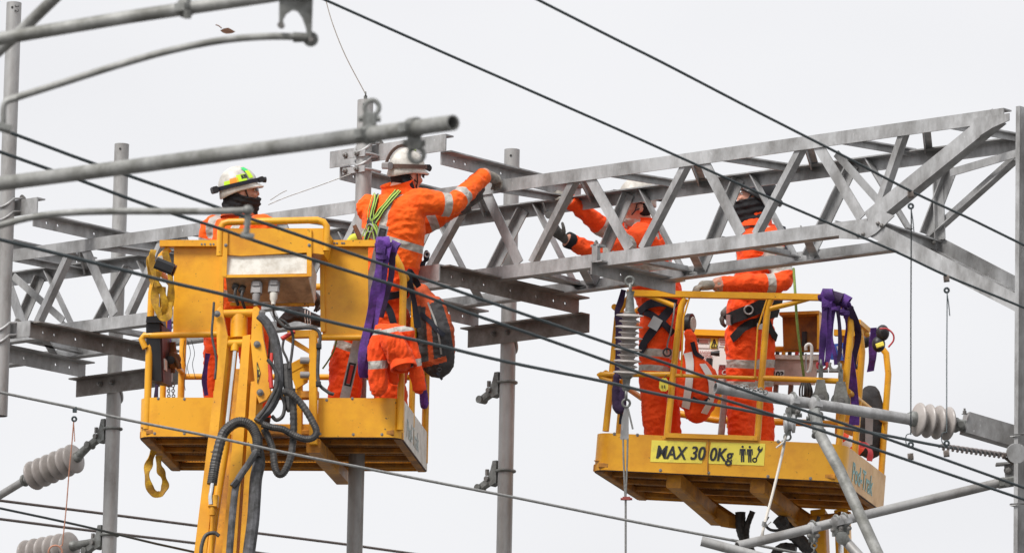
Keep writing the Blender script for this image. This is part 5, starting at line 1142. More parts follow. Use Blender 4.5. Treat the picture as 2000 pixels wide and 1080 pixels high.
b1 = arm_bands(J1, 'l', (0, .09, .028))+arm_bands(J1, 'r', (0, .12, .028))+[limit(torso_tape(J1, (-.11, .11), zlo=p(0, 590).z), J1), limit(band(J1['pelvis'], J1['chest'], .12, .026, .4), J1)]
W1o, W1b, bv1, hf, hu, hl = worker('worker in sticker-covered white helmet and black neck gaiter behind the left control box', J1, OR_BRIGHT, OR_RED, b1, seed=1.3)
collar(J1, W1o, OR_BRIGHT, .105, .05)
gaiter(J1, hu, hf, W1o, .05, -.008, BLACKF, .102, .106, fw=.02, ell=1.12)
H1 = helmet(J1['head']+hu*.035-hf*.005, hf, hu, hl, W1o, HELM, [(70, 100, 14, 34, LIME), (42, 66, 42, 58, GREENS), (44, 62, 18, 42, LIME), (96, 122, 12, 28, ORS), (122, 142, 10, 24, LIME), (68, 88, 36, 40, HELM), (66, 86, 20, 32, PLAST)], NAVY)
glasses(J1['head']+hu*.012, hf, hu, hl, W1o)
for s_, nn in (('r', -Z), ('l', -Z)):
    w_ = J1['arm_'+s_][2]; d_ = w_-J1['arm_'+s_][1]; cuff(w_, d_, OR_RED, W1o); glove(w_+d_.normalized()*.04, d_, nn, lt1*(-1 if s_ == 'r' else 1), GLOVED, W1o, .9)
# ---- worker in the left basket, reaching for the girder
D2 = 41.40
p = lambda px, py, d=0.: at(px, py, D2+d)
t2 = (FWD*.78+RIGHT*.62); lt2 = t2.cross(Z).normalized()
J2 = dict(lat=lt2, face=t2, bulk=1.12, legs=1.25, pelvis=p(742, 585), waist=p(764, 500, .0), chest=p(769, 425), neck=p(778, 373, .03), head=p(794, 343, .06), hf=RIGHT*.80+FWD*.60-UP*.02, hu=UP*.99+RIGHT*.03,
          arm_r=(p(822, 395, -.06), p(884, 398, .02), p(944, 345, .26)), arm_l=(p(722, 408, .10), p(818, 440, .32), p(905, 402, .36)),
          leg_r=(p(764, 640, -.02), p(762, 740, .0), ground_(p(764, 850), fz)), leg_l=(p(702, 640, .0), p(676, 725, .02), ground_(p(668, 850), fz)), hem=.012, hemz=p(762, 530).z)
pelz = J2['pelvis']
def slant(c, n, hw, lo=None):
    n = n.normalized(); return lambda v: abs((v-c).dot(n))-hw
b2 = arm_bands(J2, 'r', (0, .165, .030), (1, .095, .030))+arm_bands(J2, 'l', (0, .18, .03), (1, .09, .03))
vt = torso_tape(J2, (.035,), .028, zlo=p(0, 492).z); b2.append(limit(lambda v: vt(v) if v.y < J2['chest'].y+.08 else 1., J2))
b2.append(limit(lambda v: abs((v-p(790, 478)).dot((UP+RIGHT*.30).normalized()))-.027 if v.z > p(0, 535).z and (v-J2['waist']).length < .32 else 1., J2))
b2 += [band(J2['leg_l'][0], J2['leg_l'][1], .13, .03, .16), band(J2['leg_l'][0], J2['leg_l'][1], .02, .012, .16), band(J2['leg_r'][0], J2['leg_r'][1], .13, .03, .14)]
W2o, W2b, bv2, hf, hu, hl = worker('worker in bright orange jacket and white helmet reaching an arm out to the girder', J2, OR_BRIGHT, OR_RED, b2, seed=5.1, wr=.016)
collar(J2, W2o, OR_BRIGHT, .108, .055, -t2.normalized()*.6)
gaiter(J2, hu, hf, W2o, .1, -.07, BLACKF, .098, .092, fw=.005, ell=1.12)
mb = MB(); mb.ball(J2['head']+hu*.0-hf*.035, .082, .078, .085, hl, hf, hu, 18, 12); mb.build('balaclava', BLACKF, W2o)
H2 = helmet(J2['head']+hu*.035, hf, hu, hl, W2o, HELM, [(60, 84, 10, 30, CREAM), (20, 60, 62, 76, LIME)], STRAPB)
mb = MB(); mb.ribbon([J2['head']+hu*(.037+.158*math.sin(t))-hf*(.146*math.cos(t))-hl*.03 for t in [i/10*2.0 for i in range(11)]], hl, .02, .01); mb.build('crown_strap', STRAPB, W2o)
glasses(J2['head']+hu*.01, hf, hu, hl, W2o, REDP)
w_ = J2['arm_r'][2]; d_ = (w_-J2['arm_r'][1]); cuff(w_-d_.normalized()*.01, d_, OR_BRIGHT, W2o, .056)
glove(p(952, 342, .30), RIGHT*.55+FWD*.8-UP*.3, -UP-RIGHT*.1, -RIGHT+UP*.2, GLOVEW, W2o, 1.1, .20)
w_ = J2['arm_l'][2]; d_ = (w_-J2['arm_l'][1]); cuff(w_, d_, GLOVED, W2o, .056, .09); glove(w_+d_.normalized()*.04, d_+UP*.1, RIGHT*-.2+UP*.8, FWD*-1, GLOVED, W2o, 1.0, .20)
# fall-arrest harness on his back
for pts in ([(737, 384), (733, 400), (729, 418), (728, 434)], [(778, 376), (765, 392), (748, 412), (732, 434)], [(728, 436), (722, 452), (716, 470)], [(731, 436), (738, 452), (741, 472)]):
    s_ = strap(bv2, pts, .040, 'harness_strap', DARK, W2o); s2 = strap(bv2, pts, .012, 'harness_stripe', WEBG, s_, .013)
    strap(bv2, [(x+5, y+1) for x, y in pts], .006, 'harness_stripe', WEBG, s_, .013); strap(bv2, [(x-5, y-1) for x, y in pts], .006, 'harness_stripe', WEBG, s_, .013)
pt_, nn = onto(bv2, 729, 434, .012); mb = MB(); mb.lathe(pt_, nn, [(-.02, .03), (.008, .04), (.012, .03)], 8); mb.build('harness_plate', PLAST, W2o)
pt_, nn = onto(bv2, 727, 445, .02); mb = MB(); mb.ring(pt_, nn, .026, .006, n=16); mb.build('d_ring', BUCK, W2o)
strap(bv2, [(722, 600), (740, 585), (770, 575), (795, 570)], .05, 'harness_strap', NAVY, W2o); strap(bv2, [(748, 590), (762, 610), (770, 640)], .045, 'harness_strap', NAVY, W2o)
# ---- worker behind the girder, arms raised to it
D3 = 42.45
p = lambda px, py, d=0.: at(px, py, D3+d)
t3 = (-RIGHT*.93+FWD*-.10); lt3 = t3.cross(Z).normalized()
fzB = lambda q: B.o.z+(q-B.o).dot(bx_)*-math.tan(TB)+.065
def gB(q): return V((q.x, q.y, fzB(q)+.10))
J3 = dict(lat=lt3, face=t3, bulk=1.06, pelvis=p(1288, 600, .05), waist=p(1272, 540, .05), chest=p(1254, 470, .05), neck=p(1258, 440, .03), head=p(1243, 403, -.02), hf=-RIGHT*.93-FWD*.28+UP*.12, hu=UP*.98+RIGHT*.16,
          arm_r=(p(1252, 455, .17), p(1180, 446, -.02), p(1116, 396, -.16)), arm_l=(p(1252, 462, -.14), p(1180, 500, -.35), p(1112, 470, -.47)),
          leg_r=(p(1300, 645, .08), p(1296, 740, .05), gB(p(1310, 850, .1))), leg_l=(p(1282, 645, -.04), p(1276, 740, -.08), gB(p(1286, 850, -.05))), hemz=p(1288, 560).z)
b3 = arm_bands(J3, 'r', (0, .17, .03), (1, .02, .03))+arm_bands(J3, 'l', (1, .02, .03), (0, .15, .03))+[limit(torso_tape(J3, (-.10, .10), .026, zlo=p(0, 512).z), J3), limit(lambda v: abs((v-p(1290, 520, 0)).dot((UP-RIGHT*.1).normalized()))-.027 if (v-J3['waist']).length < .3 else 1., J3)]
b3 += [band(J3['leg_l'][1], J3['leg_l'][2], -.22, .028, .16), band(J3['leg_l'][0], J3['leg_l'][1], .16, .028, .16), band(J3['leg_r'][0], J3['leg_r'][1], .16, .028, .16), band(J3['leg_l'][0], J3['leg_l'][1], .26, .022, .16)]
W3o, W3b, bv3, hf, hu, hl = worker('worker behind the girder in the right basket with both arms raised to it', J3, OR_RED, OR_RED, b3, seed=9.4)
collar(J3, W3o, OR_RED, .105, .03)
mb = MB(); mb.ball(J3['head']+hu*.02-hf*.03, .086, .092, .10, hl, hf, hu, 18, 12); mb.build('balaclava', BLACKF, W3o)
helmet(J3['head']+hu*.05, hf, hu, hl, W3o, HELM, (), NAVY); glasses(J3['head']+hu*.012, hf, hu, hl, W3o)
w_ = J3['arm_r'][2]; d_ = (w_-J3['arm_r'][1]).normalized(); cuff(w_, d_, OR_RED, W3o); glove(w_+d_*.035, -RIGHT*.9+UP*.42-FWD*.25, -UP, -FWD, GLOVEW, W3o, .8)
w_ = J3['arm_l'][2]; d_ = (w_-J3['arm_l'][1]).normalized(); cuff(w_, d_, BLACKF, W3o, .055); glove(w_+d_*.045, d_+UP*.35, -RIGHT*.2+UP*.9, -RIGHT*.3-FWD, GLOVED, W3o, 1.1)
for pts, w_ in (([(1240, 628), (1262, 600), (1290, 590), (1318, 592)], .06), ([(1254, 688), (1262, 668), (1280, 640), (1300, 612), (1316, 590)], .06), ([(1262, 610), (1285, 625), (1312, 650)], .045)):
    strap(bv3, pts, w_, 'harness_strap', NAVY, W3o, .01)
pt_, nn = onto(bv3, 1281, 632, .022); mb = MB(); mb.beam(pt_-UP*.035-RIGHT*.02, pt_+UP*.035+RIGHT*.02, .07, .008, up=nn); mb.build('buckle', BUCK, W3o)
# ---- worker leaning on the right basket rail
D4 = 42.62
p = lambda px, py, d=0.: at(px, py, D4+d)
t4 = (-RIGHT*.80+FWD*.35); lt4 = t4.cross(Z).normalized()
J4 = dict(lat=lt4, face=t4, bulk=1.10, pelvis=p(1468, 618), waist=p(1482, 555), chest=p(1490, 480), neck=p(1476, 436), head=p(1472, 392), hf=-RIGHT*.86+FWD*.15+UP*.48, hu=UP*.86+RIGHT*.48,
          arm_r=(p(1496, 462, .16), p(1486, 545, .26), p(1440, 590, .22)), arm_l=(p(1506, 470, -.16), p(1530, 549, -.30), p(1404, 556, -.44)),
          leg_r=(p(1480, 660, .08), p(1482, 760, .06), gB(p(1490, 850, .08))), leg_l=(p(1452, 660, -.04), p(1448, 760, -.05), gB(p(1448, 850, -.03))), hemz=p(1468, 640).z)
b4 = arm_bands(J4, 'l', (0, .12, .03), (1, .10, .03), (0, .24, .03))+arm_bands(J4, 'r', (0, .15, .03))+[limit(torso_tape(J4, (-.10, .10), .026, zlo=p(0, 545).z), J4), limit(lambda v, p=p: abs((v-p(1500, 520)).dot(UP))-.026 if (v-J4['waist']).length < .3 else 1., J4)]
b4 += [band(J4['leg_l'][0], J4['leg_l'][1], .175, .03, .16), band(J4['leg_r'][0], J4['leg_r'][1], .175, .03, .16), band(J4['leg_l'][0], J4['leg_l'][1], .31, .022, .16), band(J4['leg_r'][0], J4['leg_r'][1], .31, .022, .16)]
W4o, W4b, bv4, hf, hu, hl = worker('worker in black snood resting a forearm on the right basket rail', J4, OR_RED, OR_RED, b4, seed=14.2)
collar(J4, W4o, OR_RED, .105, .055)
gaiter(J4, hu, hf, W4o, .1, .004, BLACKF, .10, .100, fw=.025, ell=1.22, name='snood')
mb = MB(); mb.ball(J4['head']+hu*.015-hf*.035, .088, .088, .105, hl, hf, hu, 18, 12); mb.build('balaclava', BLACKF, W4o)
helmet(J4['head']+hu*.045, hf, hu, hl, W4o, HELMD, (), NAVY)
w_ = J4['arm_l'][2]; d_ = (w_-J4['arm_l'][1]).normalized(); cuff(w_, d_, GLOVEW, W4o, .046, .06); glove(w_+d_*.035, d_, -UP, FWD, GLOVEW, W4o, 1.0)
w_ = J4['arm_r'][2]; d_ = (w_-J4['arm_r'][1]).normalized(); cuff(w_, d_, OR_RED, W4o); glove(w_+d_*.04, d_, -UP, -FWD, GLOVED, W4o, .9)
for pts, w_ in (([(1414, 628), (1440, 618), (1475, 602), (1510, 590), (1530, 586)], .085), ([(1432, 664), (1448, 645), (1470, 630), (1500, 615), (1525, 608)], .055), ([(1490, 600), (1500, 640), (1512, 660)], .05)):
    strap(bv4, pts, w_, 'harness_strap', BLACKF, W4o, .012)
pt_, nn = onto(bv4, 1462, 605, .03); mb = MB(); mb.ring(pt_, nn, .028, .006, n=18); mb.build('d_ring', BUCK, W4o)
strap(bv4, [(1522, 436), (1530, 460), (1534, 485), (1535, 505)], .05, 'harness_strap', NAVY, W4o, .012)
for px, py in ((1430, 624), (1481, 626)):
    pt_, nn = onto(bv4, px, py, .028); mb = MB(); mb.beam(pt_-UP*.035, pt_+UP*.035, .05, .008, up=nn); mb.build('buckle', BUCK, W4o)
# ================================================================== gear on and in the baskets
PURP = mat('purple_webbing', (.165, .055, .36), .8, 0, .22, 14, dirt=(.07, .03, .15), dirt_amt=.42, dirt_scale=12, bump=.4, bump_scale=60)
DPURP = mat('dark_purple_sleeve', (.045, .025, .065), .85, 0, .25, 14, bump=.4, bump_scale=50)
YSL = mat('yellow_webbing', (.72, .42, .02), .75, 0, .15, 12, dirt=(.38, .20, .03), dirt_amt=.42, dirt_scale=14, bump=.3, bump_scale=60)
MAROON = mat('maroon_plastic', (.09, .025, .025), .5, 0, .2, 10)
ALU = mat('aluminium_level', (.55, .55, .55), .35, .7, .08, 12, dirt=(.35, .34, .33), dirt_amt=.35, dirt_scale=15)
WOOD = mat('tool_handle_wood', (.20, .09, .05), .6, 0, .2, 20)
GREYF = mat('charcoal_fabric', (.055, .053, .055), .85, 0, .25, 12, bump=.4, bump_scale=40)
ORF = mat('orange_pack_fabric', (.70, .11, .03), .75, 0, .15, 12, dirt=(.4, .07, .02), dirt_amt=.4, dirt_scale=10, bump=.3, bump_scale=30)
WTAPE = mat('white_reflective_tape', (.70, .68, .66), .5, 0, .06, 12)
ROPEG = mat('green_rope', (.16, .22, .05), .8, 0, .3, 60)
HOISTM = mat('rusty_orange_hoist', (.40, .16, .04), .55, .1, .25, 20, dirt=(.12, .06, .03), dirt_amt=.45, dirt_scale=15)
BLOCK = mat('pulley_block_grey', (.42, .42, .39), .5, .2, .15, 15, dirt=(.22, .21, .19), dirt_amt=.42, dirt_scale=12)
REDSH = mat('red_shackle_paint', (.50, .06, .07), .45, 0, .15, 20); BLUES = mat('blue_sheet', (.04, .12, .50), .5, 0, .15, 15)
def sling(pts, w, name, mt, parent=None, th=.006, tw=.5, sub=6, seed=1, fold=.25):
    """webbing through (px, py, depth) points; the band turns and narrows a little as cloth does"""
    rnd = random.Random(seed); P = smoothpath([at(*q) for q in pts], sub); k = len(P); Nn, Ws = [], []; a0 = rnd.random()*6; a1 = rnd.random()*6
    for i in range(k):
        a = tw*math.sin(i*.35+a0); Nn.append((-FWD*math.cos(a)+RIGHT*math.sin(a)).normalized()); Ws.append(w*(1-fold*(.5+.5*math.sin(i*.5+a1))))
    mb = MB(); mb.ribbon(P, Nn, Ws, th); return mb.build(name, mt, parent)
def lump(pieces, voxel, name, mats, parent, region=None, wr=.006, seed=0., bands=None, sm=3, hang=False):
    mb = MB()
    for kind, *a in pieces:
        if kind == 'l': limb(mb, *a)
        elif kind == 'b': mb.ball(*a)
        elif kind == 't': mb.tube(*a)
    return finish(remesh(mb, voxel, sm), name, mats, parent, region, bands, wr, seed, hang=hang)
def wrap(c, ax, R, w, turns, name, mt, parent, seed=0):
    ax = ax.normalized(); x = perp(ax); y = ax.cross(x); n = int(turns*14); rnd = random.Random(seed); P, Nn, Ws = [], [], []
    for i in range(n+1):
        t = i/14*2*math.pi; d_ = x*math.cos(t)+y*math.sin(t); P.append(c+d_*(R+.004*math.sin(t*1.7)+.003*i/14)+ax*(i/n-.5)*w*1.1+ax*.010*math.sin(t*.6+seed)); Nn.append(d_); Ws.append(w*(.85+.2*math.sin(i*.9+seed)))
    mb = MB(); mb.ribbon(P, Nn, Ws, .006); return mb.build(name, mt, parent)
# ---- left basket, right side: purple sling, jacket, backpack, level
dJ = (A.w(AW-.06, -.02, .5)-CAM).dot(FWD)-.02
sl_ = thing('lifting_sling', 'bright purple lifting sling knotted on the left basket rail, hanging to the toe panel', 'sling', at(740, 600, dJ), 'purple slings')
sling([(746, 470, dJ-.02), (742, 500, dJ-.04), (738, 540, dJ-.05), (728, 590, dJ-.04), (718, 640, dJ-.04), (708, 690, dJ-.04), (706, 720, dJ-.04), (712, 735, dJ-.02)], .060, 'strand', PURP, sl_, seed=3)
sling([(758, 474, dJ-.0), (752, 510, dJ-.02), (746, 550, dJ-.03), (738, 600, dJ-.03), (726, 655, dJ-.03), (718, 700, dJ-.03), (716, 738, dJ-.01)], .062, 'strand', PURP, sl_, seed=5)
sling([(766, 490, dJ+.02), (764, 540, dJ+.02), (752, 580, dJ+.02), (744, 620, dJ+.01)], .05, 'strand', DPURP, sl_, seed=6)
wrap(at(748, 477, dJ+.03), A.x, .040, .055, 2.6, 'wrap', PURP, sl_, 1); wrap(at(768, 484, dJ+.05), A.x-Z*.5, .036, .05, 2.2, 'wrap', PURP, sl_, 4)
wrap(at(745, 497, dJ-.03), UP+RIGHT*.15, .030, .035, 1.6, 'cinch', PURP, sl_, 2)
jk = thing('hung_jacket', 'crumpled orange jacket with silver tape hung over the left basket rail', 'jacket', at(765, 700, dJ))
pj = lambda x, y, d=0.: at(x, y, dJ-.10+d)
jb = [band(pj(733, 655), pj(741, 768), .185, .028, .14), band(pj(803, 655), pj(822, 765), .175, .026, .13), slant(pj(762, 645), UP-RIGHT*.12, .020)]
lump([('l', [pj(744, 648), pj(737, 680), pj(737, 720), pj(739, 758)], [.045, .062, .062, .055], 16), ('l', [pj(742, 647), pj(770, 648), pj(800, 650)], [.045, .05, .04], 16)], .008, 'jacket_sleeve', [OR_RED], jk, None, .020, 4.4, jb, hang=True)
lump([('l', [pj(796, 650, .03), pj(806, 690, .03), pj(813, 725, .03), pj(818, 756, .03)], [.035, .044, .044, .040], 14)], .008, 'jacket_sleeve', [OR_RED], jk, None, .016, 2.2, jb, hang=True)
lump([('l', [pj(756, 650, -.03), pj(766, 666, -.05), pj(777, 684, -.05), pj(784, 700, -.04)], [.055, .075, .080, .078], 20), ('l', [pj(752, 655, .06), pj(762, 700, .07), pj(770, 742, .07)], [.055, .06, .03], 16)], .008, 'jacket_body', [OR_RED], jk, None, .022, 7.1, [slant(pj(758, 646), UP-RIGHT*.2, .016)], hang=True)
he = pj(787, 710, -.05); hd_ = (-UP*.90+RIGHT*.2-FWD*.36).normalized(); mb = MB(); mb.lathe(he, hd_, [(-.04, .078), (.0, .083), (.030, .086), (.034, .082), (.030, .076), (-.02, .068)], 22); mb.build('jacket_hem', OR_RED, jk)
mb = MB(); mb.lathe(he+hd_*.006, hd_, [(0, .07), (.006, .07)], 20); mb.build('dark_hem_disc', DARK, jk)  # flat dark disc stands in for the shaded inside of the jacket
for c0, d0_, r_ in ((pj(739, 757), pj(740, 772)-pj(738, 740), .056), (pj(819, 757, .03), pj(821, 772)-pj(818, 740), .044)): cuff(c0, d0_, OR_RED, jk, r_, .045)
bk = thing('backpack', 'charcoal and orange backpack hanging outside the left basket', 'backpack', at(845, 640, 41.9))
pb = lambda x, y, d=0.: at(x, y, 41.28+d)
bc = pb(845, 645); bax = (pb(828, 560)-pb(856, 730)).normalized(); bla = (RIGHT-bax*RIGHT.dot(bax)).normalized()
def bkreg(v):
    q = v-bc; a, b = q.dot(bla), q.dot(bax); c_ = -(q.dot(FWD))
    if b < -.235: return 0
    edge = .115-.15*max(0, b)
    if a > edge: return 1                                     # right-hand gusset
    if abs(a+.02-.10*b) < .017 and b > -.2: return 1           # piping up the middle
    if b > .16+.3*abs(a+.03): return 1                 # upper panel
    if abs(b+.20-.12*a) < .018 and a < .06: return 1
    return 0
bp_, bvk = lump([('l', [pb(822, 572), pb(838, 610), pb(850, 660), pb(855, 705)], [.06, .105, .125, .11], 18), ('l', [pb(850, 600, -.05), pb(858, 650, -.08), pb(856, 700, -.06)], [.07, .10, .08], 16), ('l', [pb(870, 620), pb(872, 680), pb(862, 715)], [.035, .045, .05], 12), ('l', [pb(826, 690, -.02), pb(850, 722, -.02)], [.07, .05], 12)], .008, 'pack_body', [GREYF, ORF], bk, bkreg, .010, 8.)
strap(bvk, [(822, 612), (838, 625), (852, 642), (866, 655)], .03, 'compression_strap', NAVY, bk); strap(bvk, [(838, 592), (848, 620), (856, 650), (862, 690)], .012, 'zip', WIREG, bk)
sling([(818, 560, 41.2), (808, 542, 41.15), (800, 530, 41.1), (799, 548, 41.1), (808, 585, 41.12), (816, 640, 41.12)], .045, 'shoulder_strap', NAVY, bk, seed=9); sling([(853, 728, 41.15), (858, 735, 41.15), (864, 741, 41.15)], .016, 'strap_tail', NAVY, bk)
mb = MB(); mb.ring(at(858, 722, 41.12), FWD, .012, .004); mb.tube([at(858, 726, 41.12), at(858, 738, 41.12)], .005, 6); mb.build('zip_pull', PLAST, bk)
lv = thing('spirit_level', 'long aluminium spirit level leaning inside the left basket before the orange trousers', 'spirit level', at(690, 740, 41.0))
a, b = at(750, 441, 40.95), at(668, 800, 40.92); mb = MB(); mb.beam(a, b, .062, .022, up=FWD); mb.build('bar', ALU, lv, smooth=False)
dv = (b-a).normalized(); sd_ = dv.cross(FWD).normalized()
for t in (.02, .75):
    c = a+(b-a)*t; mb = MB(); q0 = c-FWD*.013
    for s_ in (1, -1): mb.beam(q0+sd_*.017*s_, q0+sd_*.017*s_+dv*.14, .012, .006, up=FWD)
    mb.beam(q0-sd_*.022, q0+sd_*.022, .012, .006, up=FWD); mb.beam(q0-sd_*.022+dv*.14, q0+sd_*.022+dv*.14, .012, .006, up=FWD); mb.build('vial_frame', PLAST, lv, smooth=False)
    mb = MB(); mb.beam(q0+dv*.01, q0+dv*.13, .022, .005, up=FWD); mb.build('vial', REDP if t > .5 else LENS, lv, smooth=False)
hm = MB(); hm.tube([at(692, 440, 40.9), at(699, 456, 40.9), at(712, 490, 40.9)], [.013, .016, .013], 10); tag(hm.build('hand_tool', WOOD), 'dark wooden tool handle poking up beside the green harness straps', 'tool')
ht = thing('tool_pouch', 'small yellow and clear tool pouch under the dark wooden handle', 'pouch', at(695, 465, 41))
lump([('b', at(692, 466, 41.0), .04, .03, .03), ('b', at(682, 476, 41.0), .03, .03, .03)], .008, 'pouch_cloth', [mat('lime_cloth', (.62, .62, .06), .7)], ht, wr=.008)
rg_ = MB(); rg_.tube(smoothpath([at(658, 662, 40.95), at(652, 685, 40.95), at(640, 706, 40.95), at(630, 720, 40.95)], 4), .006, 6); tag(rg_.build('cord', ROPEG), 'short green cord by the orange trousers in the left basket', 'cord')
pz = MB()
tl = thing('sling_tail', 'purple sling end dangling at the right outside corner of the left basket', 'sling', at(828, 770, 41.8), 'purple slings')
lump([('l', [at(822, 725, 41.85), at(826, 755, 41.85), at(829, 790, 41.85)], [.02, .025, .03], 12)], .007, 'webbing', [PURP], tl, wr=.008)
hk = thing('hip_gear', 'black carabiner and pouch at the reaching worker hip', 'pouch', at(832, 500, 41.45))
lump([('b', at(833, 500, 41.5), .022, .03, .04), ('l', [at(826, 515, 41.5), at(815, 530, 41.5), at(808, 540, 41.5)], [.02, .03, .03], 12)], .006, 'pouch_cloth', [NAVY], hk, wr=.004)
mb = MB(); mb.ring(at(834, 497, 41.44), FWD, .016, .005); mb.build('carabiner', BUCK, hk)
# ---- left basket, left side
lp = thing('work_lamp', 'tilted black work lamp bracketed at the left basket top corner', 'lamp', at(322, 520, 40.6))
a = at(304, 513, 40.5); b = at(338, 527, 40.5); mb = MB(); mb.beam(a, b, .08, .075, up=UP+RIGHT*.3, ch=.016); mb.build('housing', PLAST, lp); mb = MB(); mb.beam(at(312, 500, 40.52), at(316, 512, 40.52), .03, .008, up=FWD); mb.build('bracket', CREAM, lp, smooth=False)
mb = MB(); mb.lathe(at(336, 527, 40.56), RIGHT+UP*-.4, [(0, .035), (.02, .04), (.022, .03)], 16); mb.build('bezel', MAROON, lp)
ys = thing('yellow_sling', 'bundle of yellow webbing looped over the left basket top corner', 'sling', at(315, 560, 40.6), 'yellow slings')
for i, (q, w_) in enumerate(([[(296, 500, 40.62), (292, 520, 40.6), (300, 548, 40.6), (316, 570, 40.58), (322, 600, 40.58), (312, 612, 40.58), (304, 596, 40.58), (303, 560, 40.6), (310, 530, 40.62)], .055],
                             [[(322, 492, 40.62), (330, 520, 40.62), (334, 560, 40.6), (332, 600, 40.6), (326, 618, 40.6), (318, 604, 40.6), (318, 560, 40.62)], .05], [[(300, 488, 40.6), (296, 505, 40.58), (300, 530, 40.57), (308, 560, 40.57)], .05], [[(308, 600, 40.56), (314, 620, 40.56), (330, 616, 40.56), (334, 590, 40.58)], .045])):
    sling(q, w_, 'strand', YSL, ys, seed=20+i, tw=.8)
y2 = thing('yellow_sling', 'yellow webbing loop hanging below the left end of the left basket', 'sling', at(305, 930, 41), 'yellow slings')
sling([(300, 880, 40.9), (293, 900, 40.88), (287, 922, 40.87), (291, 948, 40.87), (302, 964, 40.88), (316, 962, 40.9), (323, 946, 40.92), (318, 928, 40.94), (311, 912, 40.95), (310, 890, 40.97)], .055, 'loop', YSL, y2, tw=.9, seed=31)
cs_ = thing('tool_case', 'tall black hard case clipped inside the left basket rail', 'case', at(305, 680, 40.8))
q = [at(285, 632, 40.75), at(312, 632, 40.75), at(316, 745, 40.75), at(287, 740, 40.75)]; mb = MB(); mb.hexa(q+[v+A.y*.22+A.x*.03 for v in q]); mb.build('shell', [PLAST], cs_, smooth=False)
mb = MB(); q = [at(286, 618, 40.73), at(314, 616, 40.73), at(316, 630, 40.73), at(285, 630, 40.73)]; mb.hexa(q+[v+A.y*.2 for v in q]); mb.build('lid', PLAST, cs_, smooth=False); mb = MB(); q = [at(313, 634, 40.77), at(324, 660, 40.9), at(324, 735, 40.9), at(316, 745, 40.77)]; mb.plate(q, A.x*.01); mb.build('side_plate', MAROON, cs_, smooth=False)
mb = MB(); mb.plate([at(319, 700, 40.8), at(323, 705, 40.86), at(323, 725, 40.86), at(319, 722, 40.8)], A.x*.012); mb.build('label_plate', PAPER, cs_, smooth=False)
ho = thing('lever_hoist', 'rusty orange lever hoist with chain inside the left basket', 'hoist', at(340, 710, 41))
mb = MB(); mb.beam(at(334, 668, 41), at(336, 690, 41), .06, .05, up=FWD, ch=.01); mb.lathe(at(337, 703, 40.95), FWD*-1, [(-.06, .05), (0, .055), (.02, .05), (.03, .03)], 18); mb.tube([at(340, 700, 40.93), at(349, 712, 40.92), at(350, 720, 40.92)], [.02, .018, .016], 10); mb.beam(at(335, 712, 41), at(334, 728, 41), .05, .04, up=FWD, ch=.01); mb.build('hoist_body', HOISTM, ho)
mb = MB(); mb.lathe(at(334, 703, 40.9), FWD*-1, [(0, .026), (.02, .026), (.022, .015)], 14); mb.build('hand_wheel', PLAST, ho); mb = MB(); mb.beam(at(332, 728, 41), at(331, 745, 41), .035, .03, up=FWD, ch=.006); mb.build('hook_block', BUCK, ho)
mb = MB()
for kx in (330, 339):
    for k in range(7): mb.ring(at(kx+random.uniform(-1, 1), 748+k*5, 41), FWD if k % 2 else RIGHT, .009, .0035, n=10, m=5)
mb.build('load_chain', BOLT, ho)
tw_ = thing('tie_wires', 'loose thin tie wires dangling under the left guard panel', 'wire', at(368, 700, 40.8))
for q in ([(361, 665), (358, 690), (364, 720), (360, 745), (362, 762)], [(366, 664), (372, 690), (366, 715), (370, 735)], [(374, 664), (380, 690), (376, 712), (382, 740)]):
    mb = MB(); mb.tube(smoothpath([at(x, y, 40.8) for x, y in q], 4), .002, 5); mb.build('strand', WIRE, tw_)
pc = thing('purple_rag', 'dark purple strap hanging beside the orange trouser leg left of the boom', 'strap', at(405, 740, 41)); sling([(406, 690, 40.85), (402, 715, 40.85), (399, 745, 40.85), (403, 772, 40.85)], .035, 'webbing', PURP, pc, seed=40)
pd = thing('purple_strap', 'purple strap seen between the black case and the guard panel', 'strap', at(331, 640, 41)); sling([(331, 615, 41.1), (331, 640, 41.1), (330, 668, 41.1)], .03, 'webbing', PURP, pd, seed=41)
pe = thing('purple_strap', 'purple strap end low behind the left corner post', 'strap', at(306, 760, 41)); sling([(307, 745, 41.1), (305, 770, 41.1), (303, 800, 41.1)], .03, 'webbing', DPURP, pe, seed=42)
jm = thing('cable_bundle', 'dark cable bundle with pale ties between the control box and right guard panel', 'cable', at(580, 620, 41.2))
lump([('l', [at(548, 632, 41.2), at(575, 612, 41.2), at(600, 618, 41.2), at(625, 628, 41.2)], [.03, .05, .045, .03], 14)], .008, 'bundle', [GREYF], jm, wr=.012)
mb = MB()
for k in range(3): mb.ring(at(596+k*5, 618+k*2, 41.12), RIGHT, .045, .002, n=16, m=4)
mb.build('ties', PAPER, jm)
# ---- right basket
ob = thing('rescue_bag', 'orange kit bag with white tape hung inside the right basket', 'bag', at(1365, 760, 42.2))
po = lambda x, y, d=0.: at(x, y, 42.30+d)
ob_, bvo = lump([('l', [po(1348, 700), po(1362, 735), po(1368, 775), po(1362, 800)], [.06, .13, .125, .09], 18), ('l', [po(1340, 720), po(1345, 780)], [.07, .08], 14), ('l', [po(1352, 690), po(1350, 665), po(1345, 650)], [.05, .04, .03], 12)], .009, 'bag_body', [OR_RED], ob, wr=.010, seed=11.)
strap(bvo, [(1344, 690), (1349, 720), (1346, 760), (1340, 795)], .055, 'reflective_tape', WTAPE, ob); strap(bvo, [(1370, 712), (1386, 740), (1388, 775), (1374, 805)], .05, 'reflective_tape', WTAPE, ob); strap(bvo, [(1352, 668), (1358, 690), (1372, 702)], .03, 'bag_strap', NAVY, ob); strap(bvo, [(1354, 776), (1372, 784), (1384, 776)], .02, 'bag_strap', NAVY, ob)
